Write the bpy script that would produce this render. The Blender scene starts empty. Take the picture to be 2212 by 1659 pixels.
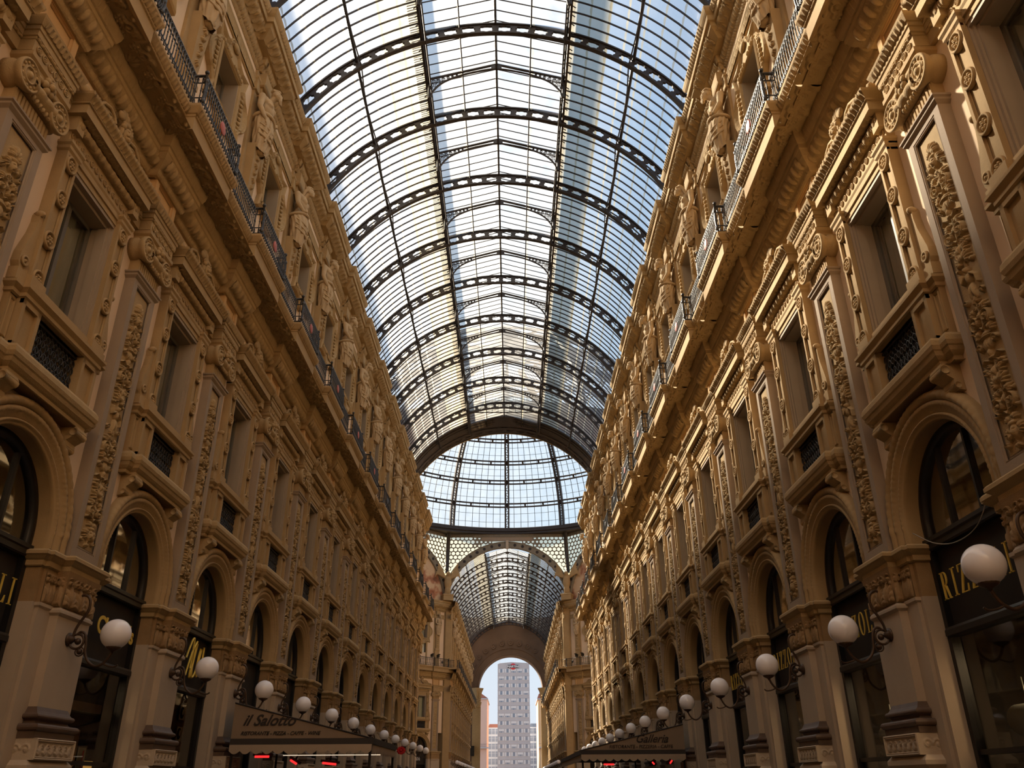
import bpy, math, random
import numpy as np
from mathutils import Matrix, Vector
random.seed(7); RNG = np.random.RandomState(11)
PI = math.pi
SC = bpy.context.scene
COL = SC.collection

# ------------------------------------------------------------------ camera
def make_camera():
    f, pitch, yaw, roll = 1760.52, .455583, .00227454, -.00598036
    cp, sp, cy, sy = math.cos(pitch), math.sin(pitch), math.cos(yaw), math.sin(yaw)
    fwd = Vector((sy*cp, cy*cp, sp)); right = Vector((cy, -sy, 0)); up = right.cross(fwd)
    r2 = math.cos(roll)*right + math.sin(roll)*up; u2 = -math.sin(roll)*right + math.cos(roll)*up
    cam = bpy.data.cameras.new('camera'); o = bpy.data.objects.new('camera', cam); COL.objects.link(o)
    cam.sensor_fit = 'HORIZONTAL'; cam.sensor_width = 36; cam.lens = f*36/2212
    cam.clip_start = .1; cam.clip_end = 3000
    m = Matrix(((r2.x, u2.x, -fwd.x, .522746), (r2.y, u2.y, -fwd.y, 0), (r2.z, u2.z, -fwd.z, 1.6), (0, 0, 0, 1)))
    o.matrix_world = m
    SC.camera = o
make_camera()

# ------------------------------------------------------------------ sky, sun, exposure
def make_world():
    w = bpy.data.worlds.new('sky'); SC.world = w; w.use_nodes = True
    nt = w.node_tree; N = nt.nodes; L = nt.links; N.clear()
    out = N.new('ShaderNodeOutputWorld'); bg = N.new('ShaderNodeBackground'); L.new(bg.outputs[0], out.inputs[0])
    tc = N.new('ShaderNodeTexCoord'); sep = N.new('ShaderNodeSeparateXYZ'); L.new(tc.outputs['Generated'], sep.inputs[0])
    # blue overhead and to the west, paler near the horizon
    ramp = N.new('ShaderNodeValToRGB'); e = ramp.color_ramp.elements
    e[0].position = 0.0; e[0].color = (.96, 1.02, 1.12, 1)
    e[1].position = 1.0; e[1].color = (.37, .60, 1.0, 1)
    k = e.new(.30); k.color = (.72, .98, 1.20, 1)
    L.new(sep.outputs['Z'], ramp.inputs[0])
    # hazy white veil towards the sun (east, -x)
    ma = N.new('ShaderNodeMapRange'); ma.inputs['From Min'].default_value = .22; ma.inputs['From Max'].default_value = -.50
    ma.interpolation_type = 'SMOOTHSTEP'
    L.new(sep.outputs['X'], ma.inputs['Value'])
    noi = N.new('ShaderNodeTexNoise'); noi.inputs['Scale'].default_value = 4.0; noi.inputs['Detail'].default_value = 6
    L.new(tc.outputs['Generated'], noi.inputs['Vector'])
    mr = N.new('ShaderNodeMapRange'); mr.inputs['From Min'].default_value = .42; mr.inputs['From Max'].default_value = .62
    L.new(noi.outputs['Fac'], mr.inputs['Value'])
    mul = N.new('ShaderNodeMath'); mul.operation = 'MULTIPLY_ADD'; mul.use_clamp = True
    L.new(mr.outputs[0], mul.inputs[0]); mul.inputs[1].default_value = .22
    m2 = N.new('ShaderNodeMath'); m2.operation = 'MULTIPLY'; m2.inputs[1].default_value = .62
    L.new(ma.outputs[0], m2.inputs[0]); L.new(m2.outputs[0], mul.inputs[2])
    mix = N.new('ShaderNodeMix'); mix.data_type = 'RGBA'
    L.new(mul.outputs[0], mix.inputs['Factor']); L.new(ramp.outputs[0], mix.inputs[6]); mix.inputs[7].default_value = (.90, .90, .94, 1)
    L.new(mix.outputs[2], bg.inputs[0]); bg.inputs[1].default_value = SKY
    return w
SKY = .84
make_world()
def make_sun():
    l = bpy.data.lights.new('sun', 'SUN'); l.energy = 23.0; l.color = (1.0, .875, .69); l.angle = math.radians(4.5)
    o = bpy.data.objects.new('sun', l); COL.objects.link(o)
    d = Vector((.325, -.35, -.375)); o.rotation_euler = d.to_track_quat('-Z', 'Y').to_euler(); o.location = (-40, 60, 80)
make_sun()
SC.view_settings.view_transform = 'Standard'; SC.view_settings.look = 'None'
SC.view_settings.exposure = 0.0; SC.view_settings.gamma = 1.0; SC.view_settings.use_curve_mapping = False
try:
    SC.cycles.use_denoising = True
    SC.cycles.max_bounces = 8; SC.cycles.diffuse_bounces = 5; SC.cycles.glossy_bounces = 3
    SC.cycles.transmission_bounces = 6; SC.cycles.transparent_max_bounces = 16
    SC.cycles.caustics_reflective = False; SC.cycles.caustics_refractive = False
    SC.cycles.sample_clamp_indirect = 6
except Exception:
    pass

# ------------------------------------------------------------------ materials
MAT = {}
def mat(name, col, rough=.8, var=.12, scale=3.0, bump=0.0, metal=0.0, spec=.3, col2=None, bscale=None):
    m = bpy.data.materials.new(name); m.use_nodes = True; nt = m.node_tree; N = nt.nodes; L = nt.links
    b = N['Principled BSDF']; b.inputs['Roughness'].default_value = rough; b.inputs['Metallic'].default_value = metal
    b.inputs['Specular IOR Level'].default_value = spec
    tc = N.new('ShaderNodeTexCoord'); no = N.new('ShaderNodeTexNoise'); no.inputs['Scale'].default_value = scale
    no.inputs['Detail'].default_value = 5; L.new(tc.outputs['Object'], no.inputs['Vector'])
    mx = N.new('ShaderNodeMix'); mx.data_type = 'RGBA'
    c2 = col2 or tuple(c*(1-2*var) for c in col)
    mx.inputs[6].default_value = (*c2, 1); mx.inputs[7].default_value = (*[min(1, c*(1+var)) for c in col], 1)
    L.new(no.outputs['Fac'], mx.inputs['Factor']); L.new(mx.outputs[2], b.inputs['Base Color'])
    if bump:
        n2 = N.new('ShaderNodeTexNoise'); n2.inputs['Scale'].default_value = bscale or scale*12; n2.inputs['Detail'].default_value = 4
        L.new(tc.outputs['Object'], n2.inputs['Vector'])
        bp = N.new('ShaderNodeBump'); bp.inputs['Strength'].default_value = bump; bp.inputs['Distance'].default_value = .03
        L.new(n2.outputs['Fac'], bp.inputs['Height']); L.new(bp.outputs[0], b.inputs['Normal'])
    MAT[name] = m; return m
mat('plaster', (.74, .565, .39), .9, .05, .8)
mat('stone', (.40, .27, .13), .85, .10, 2.5, .12)
mat('stone_carved', (.42, .29, .142), .85, .12, 4, .25)
mat('stone_grey', (.33, .25, .178), .8, .08, 2.0, .08)
mat('stone_pale', (.50, .40, .29), .8, .10, 2.5, .1)
mat('attic_ochre', (.58, .37, .175), .9, .05, 1.2)
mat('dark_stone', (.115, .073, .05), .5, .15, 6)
mat('shaft_stone', (.45, .355, .26), .6, .10, 1.5, .05)
mat('capital_stone', (.33, .205, .095), .8, .15, 6, .3)
mat('statue_stone', (.50, .365, .215), .85, .12, 4, .15)
mat('iron', (.022, .020, .021), .45, .1, 8, spec=.5)
mat('vault_iron', (.040, .030, .027), .5, .15, 3, spec=.4)
mat('bronze', (.075, .045, .028), .45, .15, 10, metal=.4)
mat('black_frame', (.012, .011, .010), .4, .1, 5, spec=.4)
mat('sash_frame', (.16, .14, .11), .5, .1, 5)
mat('reveal_grey', (.36, .28, .20), .7, .08, 2)
mat('blind', (.72, .73, .60), .85, .06, 3)
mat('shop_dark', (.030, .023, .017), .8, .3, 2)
mat('shop_wood', (.20, .10, .045), .6, .25, 3)
mat('shop_grey', (.20, .18, .145), .8, .1, 2)
mat('gold', (.80, .56, .10), .4, .1, 6, metal=.3)
mat('awning_cloth', (.27, .19, .125), .9, .08, 3)
mat('awning_dark', (.05, .04, .034), .8, .1, 3)
mat('awning_pale', (.40, .30, .21), .9, .06, 3)
mat('letter_dark', (.035, .025, .02), .8, .05, 3)
mat('white_enamel', (.72, .74, .66), .35, .03, 2)
mat('paper', (.62, .52, .38), .9, .05, 3)
mat('floor_marble', (.15, .12, .095), .45, .25, 1.2)
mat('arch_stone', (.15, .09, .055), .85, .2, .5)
mat('tower_concrete', (.50, .48, .50), .8, .06, .3)
mat('tower_pane', (.26, .32, .42), .25, .35, .35, spec=.6)
mat('tower_white', (.70, .70, .72), .7, .05, 1)
mat('pink_render', (.74, .50, .41), .9, .05, .4)
mat('peach_render', (.80, .50, .28), .9, .05, .4)
mat('sign_red', (.75, .05, .06), .5, .02, 1)
mat('sign_black', (.03, .025, .035), .5, .02, 1)
mat('letter_white', (.85, .85, .85), .6, .02, 1)
mat('roof_tile', (.42, .17, .12), .9, .1, 2)
mat('red_petal', (.62, .015, .015), .6, .1, 8)
mat('medal_red', (.45, .12, .10), .6, .1, 8)
mat('cable', (.30, .27, .22), .6, .05, 8)
mat('lattice', (.24, .205, .15), .7, .15, 4)
mat('blanket_roof', (.30, .20, .14), .9, .1, 1)

def mat_fresco():
    m = bpy.data.materials.new('fresco'); m.use_nodes = True; nt = m.node_tree; N = nt.nodes; L = nt.links
    b = N['Principled BSDF']; b.inputs['Roughness'].default_value = .9
    tc = N.new('ShaderNodeTexCoord'); no = N.new('ShaderNodeTexNoise'); no.inputs['Scale'].default_value = .55; no.inputs['Detail'].default_value = 4
    L.new(tc.outputs['Object'], no.inputs['Vector'])
    r = N.new('ShaderNodeValToRGB'); e = r.color_ramp.elements
    e[0].position = .40; e[0].color = (.20, .085, .045, 1); e[1].position = .56; e[1].color = (.62, .43, .26, 1)
    k = e.new(.47); k.color = (.40, .17, .09, 1)
    L.new(no.outputs['Fac'], r.inputs[0]); L.new(r.outputs[0], b.inputs['Base Color']); MAT['fresco'] = m
mat_fresco()
def mat_glass(name, tint, transl, gloss, tcol=(.9, .9, .9)):
    """thin roof glass: mostly clear, a little dust that scatters sunlight, a little mirror"""
    m = bpy.data.materials.new(name); m.use_nodes = True; nt = m.node_tree; N = nt.nodes; L = nt.links
    N.clear(); out = N.new('ShaderNodeOutputMaterial')
    tr = N.new('ShaderNodeBsdfTransparent'); tr.inputs[0].default_value = (*tint, 1)
    tl = N.new('ShaderNodeBsdfTranslucent'); tl.inputs[0].default_value = (*tcol, 1)
    gl = N.new('ShaderNodeBsdfGlossy'); gl.inputs['Roughness'].default_value = .03
    a = N.new('ShaderNodeMixShader'); L.new(tr.outputs[0], a.inputs[1]); L.new(tl.outputs[0], a.inputs[2])
    tc = N.new('ShaderNodeTexCoord'); no = N.new('ShaderNodeTexNoise'); no.inputs['Scale'].default_value = 1.1; no.inputs['Detail'].default_value = 3
    L.new(tc.outputs['Object'], no.inputs['Vector'])
    mr = N.new('ShaderNodeMapRange'); mr.inputs['From Min'].default_value = .3; mr.inputs['From Max'].default_value = .7
    mr.inputs['To Min'].default_value = transl*.7; mr.inputs['To Max'].default_value = transl*1.3
    L.new(no.outputs['Fac'], mr.inputs['Value']); L.new(mr.outputs[0], a.inputs[0])
    b = N.new('ShaderNodeMixShader'); L.new(a.outputs[0], b.inputs[1]); L.new(gl.outputs[0], b.inputs[2])
    fr = N.new('ShaderNodeFresnel'); fr.inputs[0].default_value = 1.45
    mu = N.new('ShaderNodeMath'); mu.operation = 'MULTIPLY'; mu.inputs[1].default_value = gloss; mu.use_clamp = True
    L.new(fr.outputs[0], mu.inputs[0]); L.new(mu.outputs[0], b.inputs[0])
    L.new(b.outputs[0], out.inputs[0]); MAT[name] = m
mat_glass('roof_glass', (.96, .97, .98), .13, .12, (.95, .93, .88))
mat_glass('frosted_glass', (.50, .50, .46), .50, .08, (.50, .46, .37))
mat_glass('lap_glass', (.75, .72, .66), .55, .05, (.75, .66, .48))
mat_glass('lantern_glass', (.92, .92, .90), .24, .10, (.85, .82, .76))
mat_glass('dome_glass', (.97, .98, .99), .035, .10, (.95, .95, .95))
mat_glass('window_glass', (.84, .86, .84), .02, 4.2)
mat_glass('shop_glass', (.80, .78, .72), .0, 1.3)
mat_glass('stained_glass', (.90, .86, .70), .16, .08, (.80, .72, .45))
def mat_emit(name, col, st):
    m = bpy.data.materials.new(name); m.use_nodes = True; b = m.node_tree.nodes['Principled BSDF']
    b.inputs['Base Color'].default_value = (*col, 1); b.inputs['Emission Color'].default_value = (*col, 1)
    b.inputs['Emission Strength'].default_value = st; MAT[name] = m
mat_emit('heater_glow', (1, .03, .03), 1.3)
mat_emit('strip_glow', (1, .80, .58), .9)
mat_emit('shop_light', (1, .62, .22), 1.6)
mat_emit('lit_interior', (.95, .50, .12), .42)
def mat_opal():
    m = bpy.data.materials.new('opal'); m.use_nodes = True; b = m.node_tree.nodes['Principled BSDF']
    b.inputs['Base Color'].default_value = (.86, .83, .86, 1); b.inputs['Roughness'].default_value = .12
    b.inputs['Subsurface Weight'].default_value = .0
    MAT['opal'] = m
mat_opal()

# ------------------------------------------------------------------ mesh kit
class M:
    """collects geometry of one part; frame: x = out from the wall, y = along it, z = up"""
    def __init__(s, mat):
        s.mat = mat; s.V = []; s.F = []; s.S = []; s.n = 0; s._mesh = None
    def add(s, v, f, smooth=False):
        v = np.asarray(v, float).reshape(-1, 3); b = s.n
        s.V.append(v); s.n += len(v)
        for q in f: s.F.append(tuple(int(i)+b for i in q))
        s.S += [smooth]*len(f)
        return s
    def box(s, x0, x1, y0, y1, z0, z1):
        v = [(x, y, z) for x in (x0, x1) for y in (y0, y1) for z in (z0, z1)]
        return s.add(v, [(0, 1, 3, 2), (4, 6, 7, 5), (0, 4, 5, 1), (2, 3, 7, 6), (0, 2, 6, 4), (1, 5, 7, 3)])
    def prism(s, poly, axis, a0, a1, smooth=False):
        """poly: 2-D outline; axis 'x': (y,z) outline pushed along x; 'y': (x,z); 'z': (x,y)"""
        n = len(poly)
        def P(u, w, a): return {'x': (a, u, w), 'y': (u, a, w), 'z': (u, w, a)}[axis]
        v = [P(u, w, a0) for u, w in poly] + [P(u, w, a1) for u, w in poly]
        f = [(i, (i+1) % n, n+(i+1) % n, n+i) for i in range(n)]
        s.add(v, f, smooth); s.add(v, [tuple(range(n-1, -1, -1)), tuple(range(n, 2*n))])
        return s
    def path(s, prof, path, smooth=False, cap=True):
        """sweep profile [(d, z)] along a path [(x, y)], mitred, offset d to the outside"""
        P = [Vector(p) for p in path]; n = len(P); cols = []
        for i in range(n):
            ns = []
            if i > 0: d = (P[i]-P[i-1]).normalized(); ns.append(Vector((d.y, -d.x)))
            if i < n-1: d = (P[i+1]-P[i]).normalized(); ns.append(Vector((d.y, -d.x)))
            m = ns[0] if len(ns) == 1 else (ns[0]+ns[1])/max(.2, 1+ns[0].dot(ns[1]))
            cols.append([(P[i].x+d*m.x, P[i].y+d*m.y, z) for d, z in prof])
        k = len(prof); v = [q for c in cols for q in c]
        f = [(i*k+j, (i+1)*k+j, (i+1)*k+j+1, i*k+j+1) for i in range(n-1) for j in range(k-1)]
        s.add(v, f, smooth)
        return s
    def wrap(s, prof, y0, y1, pf, p0=0.0, smooth=False):
        s.path(prof, [(p0, y0), (pf, y0), (pf, y1), (p0, y1)], smooth)
        for d, z in (prof[0], prof[-1]):
            s.add([(p0, y0-d, z), (pf+d, y0-d, z), (pf+d, y1+d, z), (p0, y1+d, z)], [(0, 1, 2, 3)])
        return s
    def grid(s, fn, nu, nv, smooth=True):
        u = np.linspace(0, 1, nu); v = np.linspace(0, 1, nv)
        U, W = np.meshgrid(u, v, indexing='ij'); P = np.stack(fn(U, W), -1).reshape(-1, 3)
        f = [(i*nv+j, (i+1)*nv+j, (i+1)*nv+j+1, i*nv+j+1) for i in range(nu-1) for j in range(nv-1)]
        return s.add(P, f, smooth)
    def orn(s, prof, y0, y1, base, n, amp, pat):
        """moulding along y whose section [(d,z)] is pushed outward by amp*pat(y,t)"""
        pr = np.array(prof, float); seg = np.r_[0, np.cumsum(np.hypot(*np.diff(pr, axis=0).T))]; T = seg/seg[-1]
        k = max(len(prof), 9); t = np.linspace(0, 1, k); D = np.interp(t, T, pr[:, 0]); Z = np.interp(t, T, pr[:, 1])
        td = np.gradient(D); tz = np.gradient(Z); ln = np.hypot(td, tz)+1e-9; nd, nz = tz/ln, -td/ln
        if np.mean(nd) < 0: nd, nz = -nd, -nz
        Y = np.linspace(y0, y1, n); YY, TT = np.meshgrid(Y, t, indexing='ij'); h = amp*pat(YY, TT)
        P = np.stack([base+D+nd*h, YY, Z+nz*h], -1).reshape(-1, 3)
        f = [(i*k+j, (i+1)*k+j, (i+1)*k+j+1, i*k+j+1) for i in range(n-1) for j in range(k-1)]
        return s.add(P, f, True)
    def tube(s, pts, r, n=8, closed=False, taper=None):
        P = [Vector(p) for p in pts]; m = len(P); v = []; ref = None
        for i in range(m):
            a = P[i-1] if (i > 0 or closed) else P[i]; b = P[(i+1) % m] if (i < m-1 or closed) else P[i]
            d = (b-a).normalized()
            if ref is None: ref = d.orthogonal().normalized()
            ref = (ref-d*ref.dot(d))
            ref = ref.normalized() if ref.length > 1e-6 else d.orthogonal().normalized()
            w = d.cross(ref); rr = r if taper is None else taper[i]
            for j in range(n):
                an = 2*PI*j/n; v.append(P[i]+(ref*math.cos(an)+w*math.sin(an))*rr)
        f = [(i*n+j, ((i+1) % m)*n+j, ((i+1) % m)*n+(j+1) % n, i*n+(j+1) % n) for i in range(m if closed else m-1) for j in range(n)]
        if not closed: f += [tuple(range(n-1, -1, -1)), tuple((m-1)*n+j for j in range(n))]
        return s.add([tuple(q) for q in v], f, True)
    def lathe(s, prof, c=(0, 0, 0), axis='z', n=20, smooth=True):
        v = []
        for r, h in prof:
            for j in range(n):
                a = 2*PI*j/n; u, w = r*math.cos(a), r*math.sin(a)
                q = {'z': (u, w, h), 'x': (h, u, w), 'y': (u, h, w)}[axis]
                v.append((c[0]+q[0], c[1]+q[1], c[2]+q[2]))
        k = len(prof)
        f = [(i*n+j, (i+1)*n+j, (i+1)*n+(j+1) % n, i*n+(j+1) % n) for i in range(k-1) for j in range(n)]
        f += [tuple(range(n)), tuple((k-1)*n+j for j in range(n-1, -1, -1))]
        return s.add(v, f, smooth)
    def ball(s, c, r, n=10, m=7):
        if not hasattr(r, '__len__'): r = (r, r, r)
        v = [(c[0], c[1], c[2]-r[2])]
        for i in range(1, m):
            t = -PI/2+PI*i/m
            for j in range(n):
                a = 2*PI*j/n; v.append((c[0]+r[0]*math.cos(t)*math.cos(a), c[1]+r[1]*math.cos(t)*math.sin(a), c[2]+r[2]*math.sin(t)))
        v.append((c[0], c[1], c[2]+r[2])); q = len(v)-1
        f = [(0, 1+(j+1) % n, 1+j) for j in range(n)]+[(1+i*n+j, 1+i*n+(j+1) % n, 1+(i+1)*n+(j+1) % n, 1+(i+1)*n+j) for i in range(m-2) for j in range(n)]
        f += [(1+(m-2)*n+j, 1+(m-2)*n+(j+1) % n, q) for j in range(n)]
        return s.add(v, f, True)
    def merge(s, o, off=(0, 0, 0)):
        for v in o.V: pass
        v = np.concatenate(o.V)+np.array(off); b = s.n; s.V.append(v); s.n += len(v)
        s.F += [tuple(i+b for i in q) for q in o.F]; s.S += o.S; return s
    def mesh(s, name='m'):
        if s._mesh is None:
            s._mesh = raw_mesh(name, np.concatenate(s.V) if s.V else np.zeros((0, 3)), s.F, s.S, [s.mat])
        return s._mesh
def raw_mesh(name, V, F, S, mats, mi=None):
    me = bpy.data.meshes.new(name); me.from_pydata(V.tolist(), [], F)
    me.polygons.foreach_set('use_smooth', S)
    for m in mats: me.materials.append(MAT[m])
    if mi is not None: me.polygons.foreach_set('material_index', mi)
    me.update(); return me
def joined(kit, name):
    V = []; F = []; S = []; mi = []; mats = []; n = 0
    def walk(items):
        nonlocal n
        for it in items:
            m = it[1]
            if m.n:
                if m.mat not in mats: mats.append(m.mat)
                V.append(np.concatenate(m.V)); F.extend([tuple(i+n for i in q) for q in m.F]); S.extend(m.S)
                mi.extend([mats.index(m.mat)]*len(m.F)); n += m.n
            if len(it) > 2: walk(it[2])
    walk(kit)
    return raw_mesh(name, np.concatenate(V), F, S, mats, mi)
def link(name, data, parent=None, loc=(0, 0, 0), rz=0.0):
    o = bpy.data.objects.new(name, data); COL.objects.link(o); o.parent = parent
    o.location = loc; o.rotation_euler = (0, 0, rz); return o
def tag(o, label=None, cat=None, group=None, kind=None):
    for k, v in (('label', label), ('category', cat), ('group', group), ('kind', kind)):
        if v: o[k] = v
    return o
def spawn(name, kit, loc, rz, label, cat, group=None, zb=0.0, kind=None, sx=1.0):
    """an Empty at the thing's base that parents its parts (and their sub-parts)"""
    e = link(name, None, None, (loc[0], loc[1], loc[2]+zb), rz); e.empty_display_size = .2
    if sx != 1.0: e.scale = (1, sx, 1)
    tag(e, label, cat, group, kind)
    for it in kit:
        c = link(it[0], it[1].mesh(it[0]), e, (0, 0, -zb))
        if len(it) > 2:
            for sub in it[2]: link(sub[0], sub[1].mesh(sub[0]), c)
    return e
def whole(name, me, loc, rz, label, cat, group=None, kind=None):
    return tag(link(name, me, None, loc, rz), label, cat, group, kind)
def struct(name, m, loc=(0, 0, 0), rz=0.0, kind='structure'):
    return tag(link(name, m.mesh(name) if isinstance(m, M) else m, None, loc, rz), kind=kind)
ORD = 'first second third fourth fifth sixth seventh eighth ninth tenth eleventh twelfth thirteenth fourteenth fifteenth sixteenth'.split()

# ------------------------------------------------------------------ carved ornament (height functions)
def per(y, L): return (y/L) % 1.0-.5
def egg(L):
    def f(y, t):
        u = per(y, L); e = np.sqrt(np.clip(1-(u/.25)**2-((t-.50)/.46)**2, 0, 1))
        return 1.1*e+.75*np.clip(1-np.abs(np.abs(u)-.5)/.07, 0, 1)*np.clip(1.15-t, 0, 1)+.55*np.clip(1-np.abs(np.hypot(u/.36, (t-.50)/.62)-1)/.14, 0, 1)-.15
    return f
def leafy(L):
    def f(y, t):
        u = per(y, L); a = np.clip(1-np.abs(u)/(.12+.36*np.sqrt(np.clip(1-t, 0, 1))), 0, 1)
        return a*(.55+.45*np.cos(9*u*(1+t)))+.35*np.clip(np.cos(2*PI*(y/L+.5))-.6, 0, 1)*t
    return f
def foliage(L):
    def f(y, t):
        u = per(y, L); r = np.hypot(u/.30, (t-.62)/.34); a = np.arctan2(t-.62, u*1.2)
        ros = np.clip(1.1-r, 0, 1)*(.65+.35*np.cos(5*a+t*6))
        u2 = per(y+L/2, L); st = np.clip(1-np.abs(u2-.25*np.sin(5*t))/.09, 0, 1)*np.clip(1.1-t, 0, 1)
        return 1.3*ros+.7*st+.35*np.clip(1-np.abs(np.abs(u)-.38-.08*np.sin(9*t))/.07, 0, 1)
    return f
def bead(L):
    return lambda y, t: np.sqrt(np.clip(1-(per(y, L)/.46)**2, 0, 1))*np.sin(PI*np.clip(t, 0, 1))**.5
def beadreel(L):
    return lambda y, t: np.maximum(np.sqrt(np.clip(1-((per(y, L))/.27)**2, 0, 1)), .7*(np.abs(np.abs(per(y, L))-.40) < .04))*np.sin(PI*np.clip(t, 0, 1))**.5
def rope(L):
    return lambda y, t: .5+.5*np.cos(2*PI*(y/L+t*.8))
def greek(L):
    def f(y, t):
        u = (y/L) % 1.0; g = ((t > .82) | (t < .12)).astype(float)
        g = np.maximum(g, ((u < .14) & (t > .1)) | ((u > .3) & (u < .42) & (t < .65)) | ((u > .3) & (u < .8) & (np.abs(t-.62) < .08)) | ((u > .68) & (u < .8) & (t > .3) & (t < .65)))
        return g
    return f
class Relief:
    def __init__(s, w, h, nw, nh):
        s.u = np.linspace(-w/2, w/2, nw); s.v = np.linspace(0, h, nh); s.U, s.W = np.meshgrid(s.u, s.v, indexing='ij'); s.H = np.zeros_like(s.U)
        s.w, s.h = w, h
    def ell(s, u, v, a, b, rot=0, k=1.0):
        c, q = math.cos(rot), math.sin(rot); x = s.U-u; y = s.W-v; X = c*x+q*y; Y = -q*x+c*y
        s.H = np.maximum(s.H, k*np.sqrt(np.clip(1-(X/a)**2-(Y/b)**2, 0, 1))); return s
    def line(s, pts, r, k=1.0):
        D = np.full(s.U.shape, 9.0); n = len(pts)
        for i in range(n-1):
            (x0, y0), (x1, y1) = pts[i], pts[i+1]; dx, dy = x1-x0, y1-y0; l2 = dx*dx+dy*dy+1e-12
            t = np.clip(((s.U-x0)*dx+(s.W-y0)*dy)/l2, 0, 1)
            rr = r*(1-.5*(i+t)/n); D = np.minimum(D, np.hypot(s.U-x0-t*dx, s.W-y0-t*dy)/rr)
        s.H = np.maximum(s.H, k*np.sqrt(np.clip(1-D**2, 0, 1))); return s
    def hole(s, u, v, a, b, k):
        s.H = s.H-k*np.clip(1-((s.U-u)/a)**2-((s.W-v)/b)**2, 0, 1); return s
    def scroll(s, u, v, R, turns, r, flip=1, up=1, k=1.0, a0=0.0):
        pts = []
        for i in range(26):
            t = i/25; a = a0+turns*2*PI*t; rr = R*(1-.82*t); pts.append((u+flip*rr*math.cos(a), v+up*rr*math.sin(a)))
        s.line(pts, r, k); s.ell(u, v, r*1.5, r*1.5, 0, k); return s
    def leaf(s, u, v, L, ang, k=.9, n=5):
        for j in range(n):
            a = ang+(j-(n-1)/2)*.42; l = L*(1-.12*abs(j-(n-1)/2))
            s.ell(u+math.cos(a)*l*.55, v+math.sin(a)*l*.55, l*.5, L*.13, a, k)
        return s
    def put(s, m, p0, amp, z0, y0=0.0, mode='front', x0=0.0):
        nu, nv = s.U.shape
        A = amp*s.H
        if mode == 'front': P = np.stack([p0+A, s.U+y0, s.W+z0], -1)
        elif mode == 'near': P = np.stack([s.U+x0, p0-A, s.W+z0], -1)
        elif mode == 'far': P = np.stack([s.U+x0, p0+A, s.W+z0], -1)
        elif mode == 'soffit': P = np.stack([s.W+x0, s.U+y0, p0-A], -1)
        f = [(i*nv+j, (i+1)*nv+j, (i+1)*nv+j+1, i*nv+j+1) for i in range(nu-1) for j in range(nv-1)]
        m.add(P.reshape(-1, 3), f, True); return m
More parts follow.
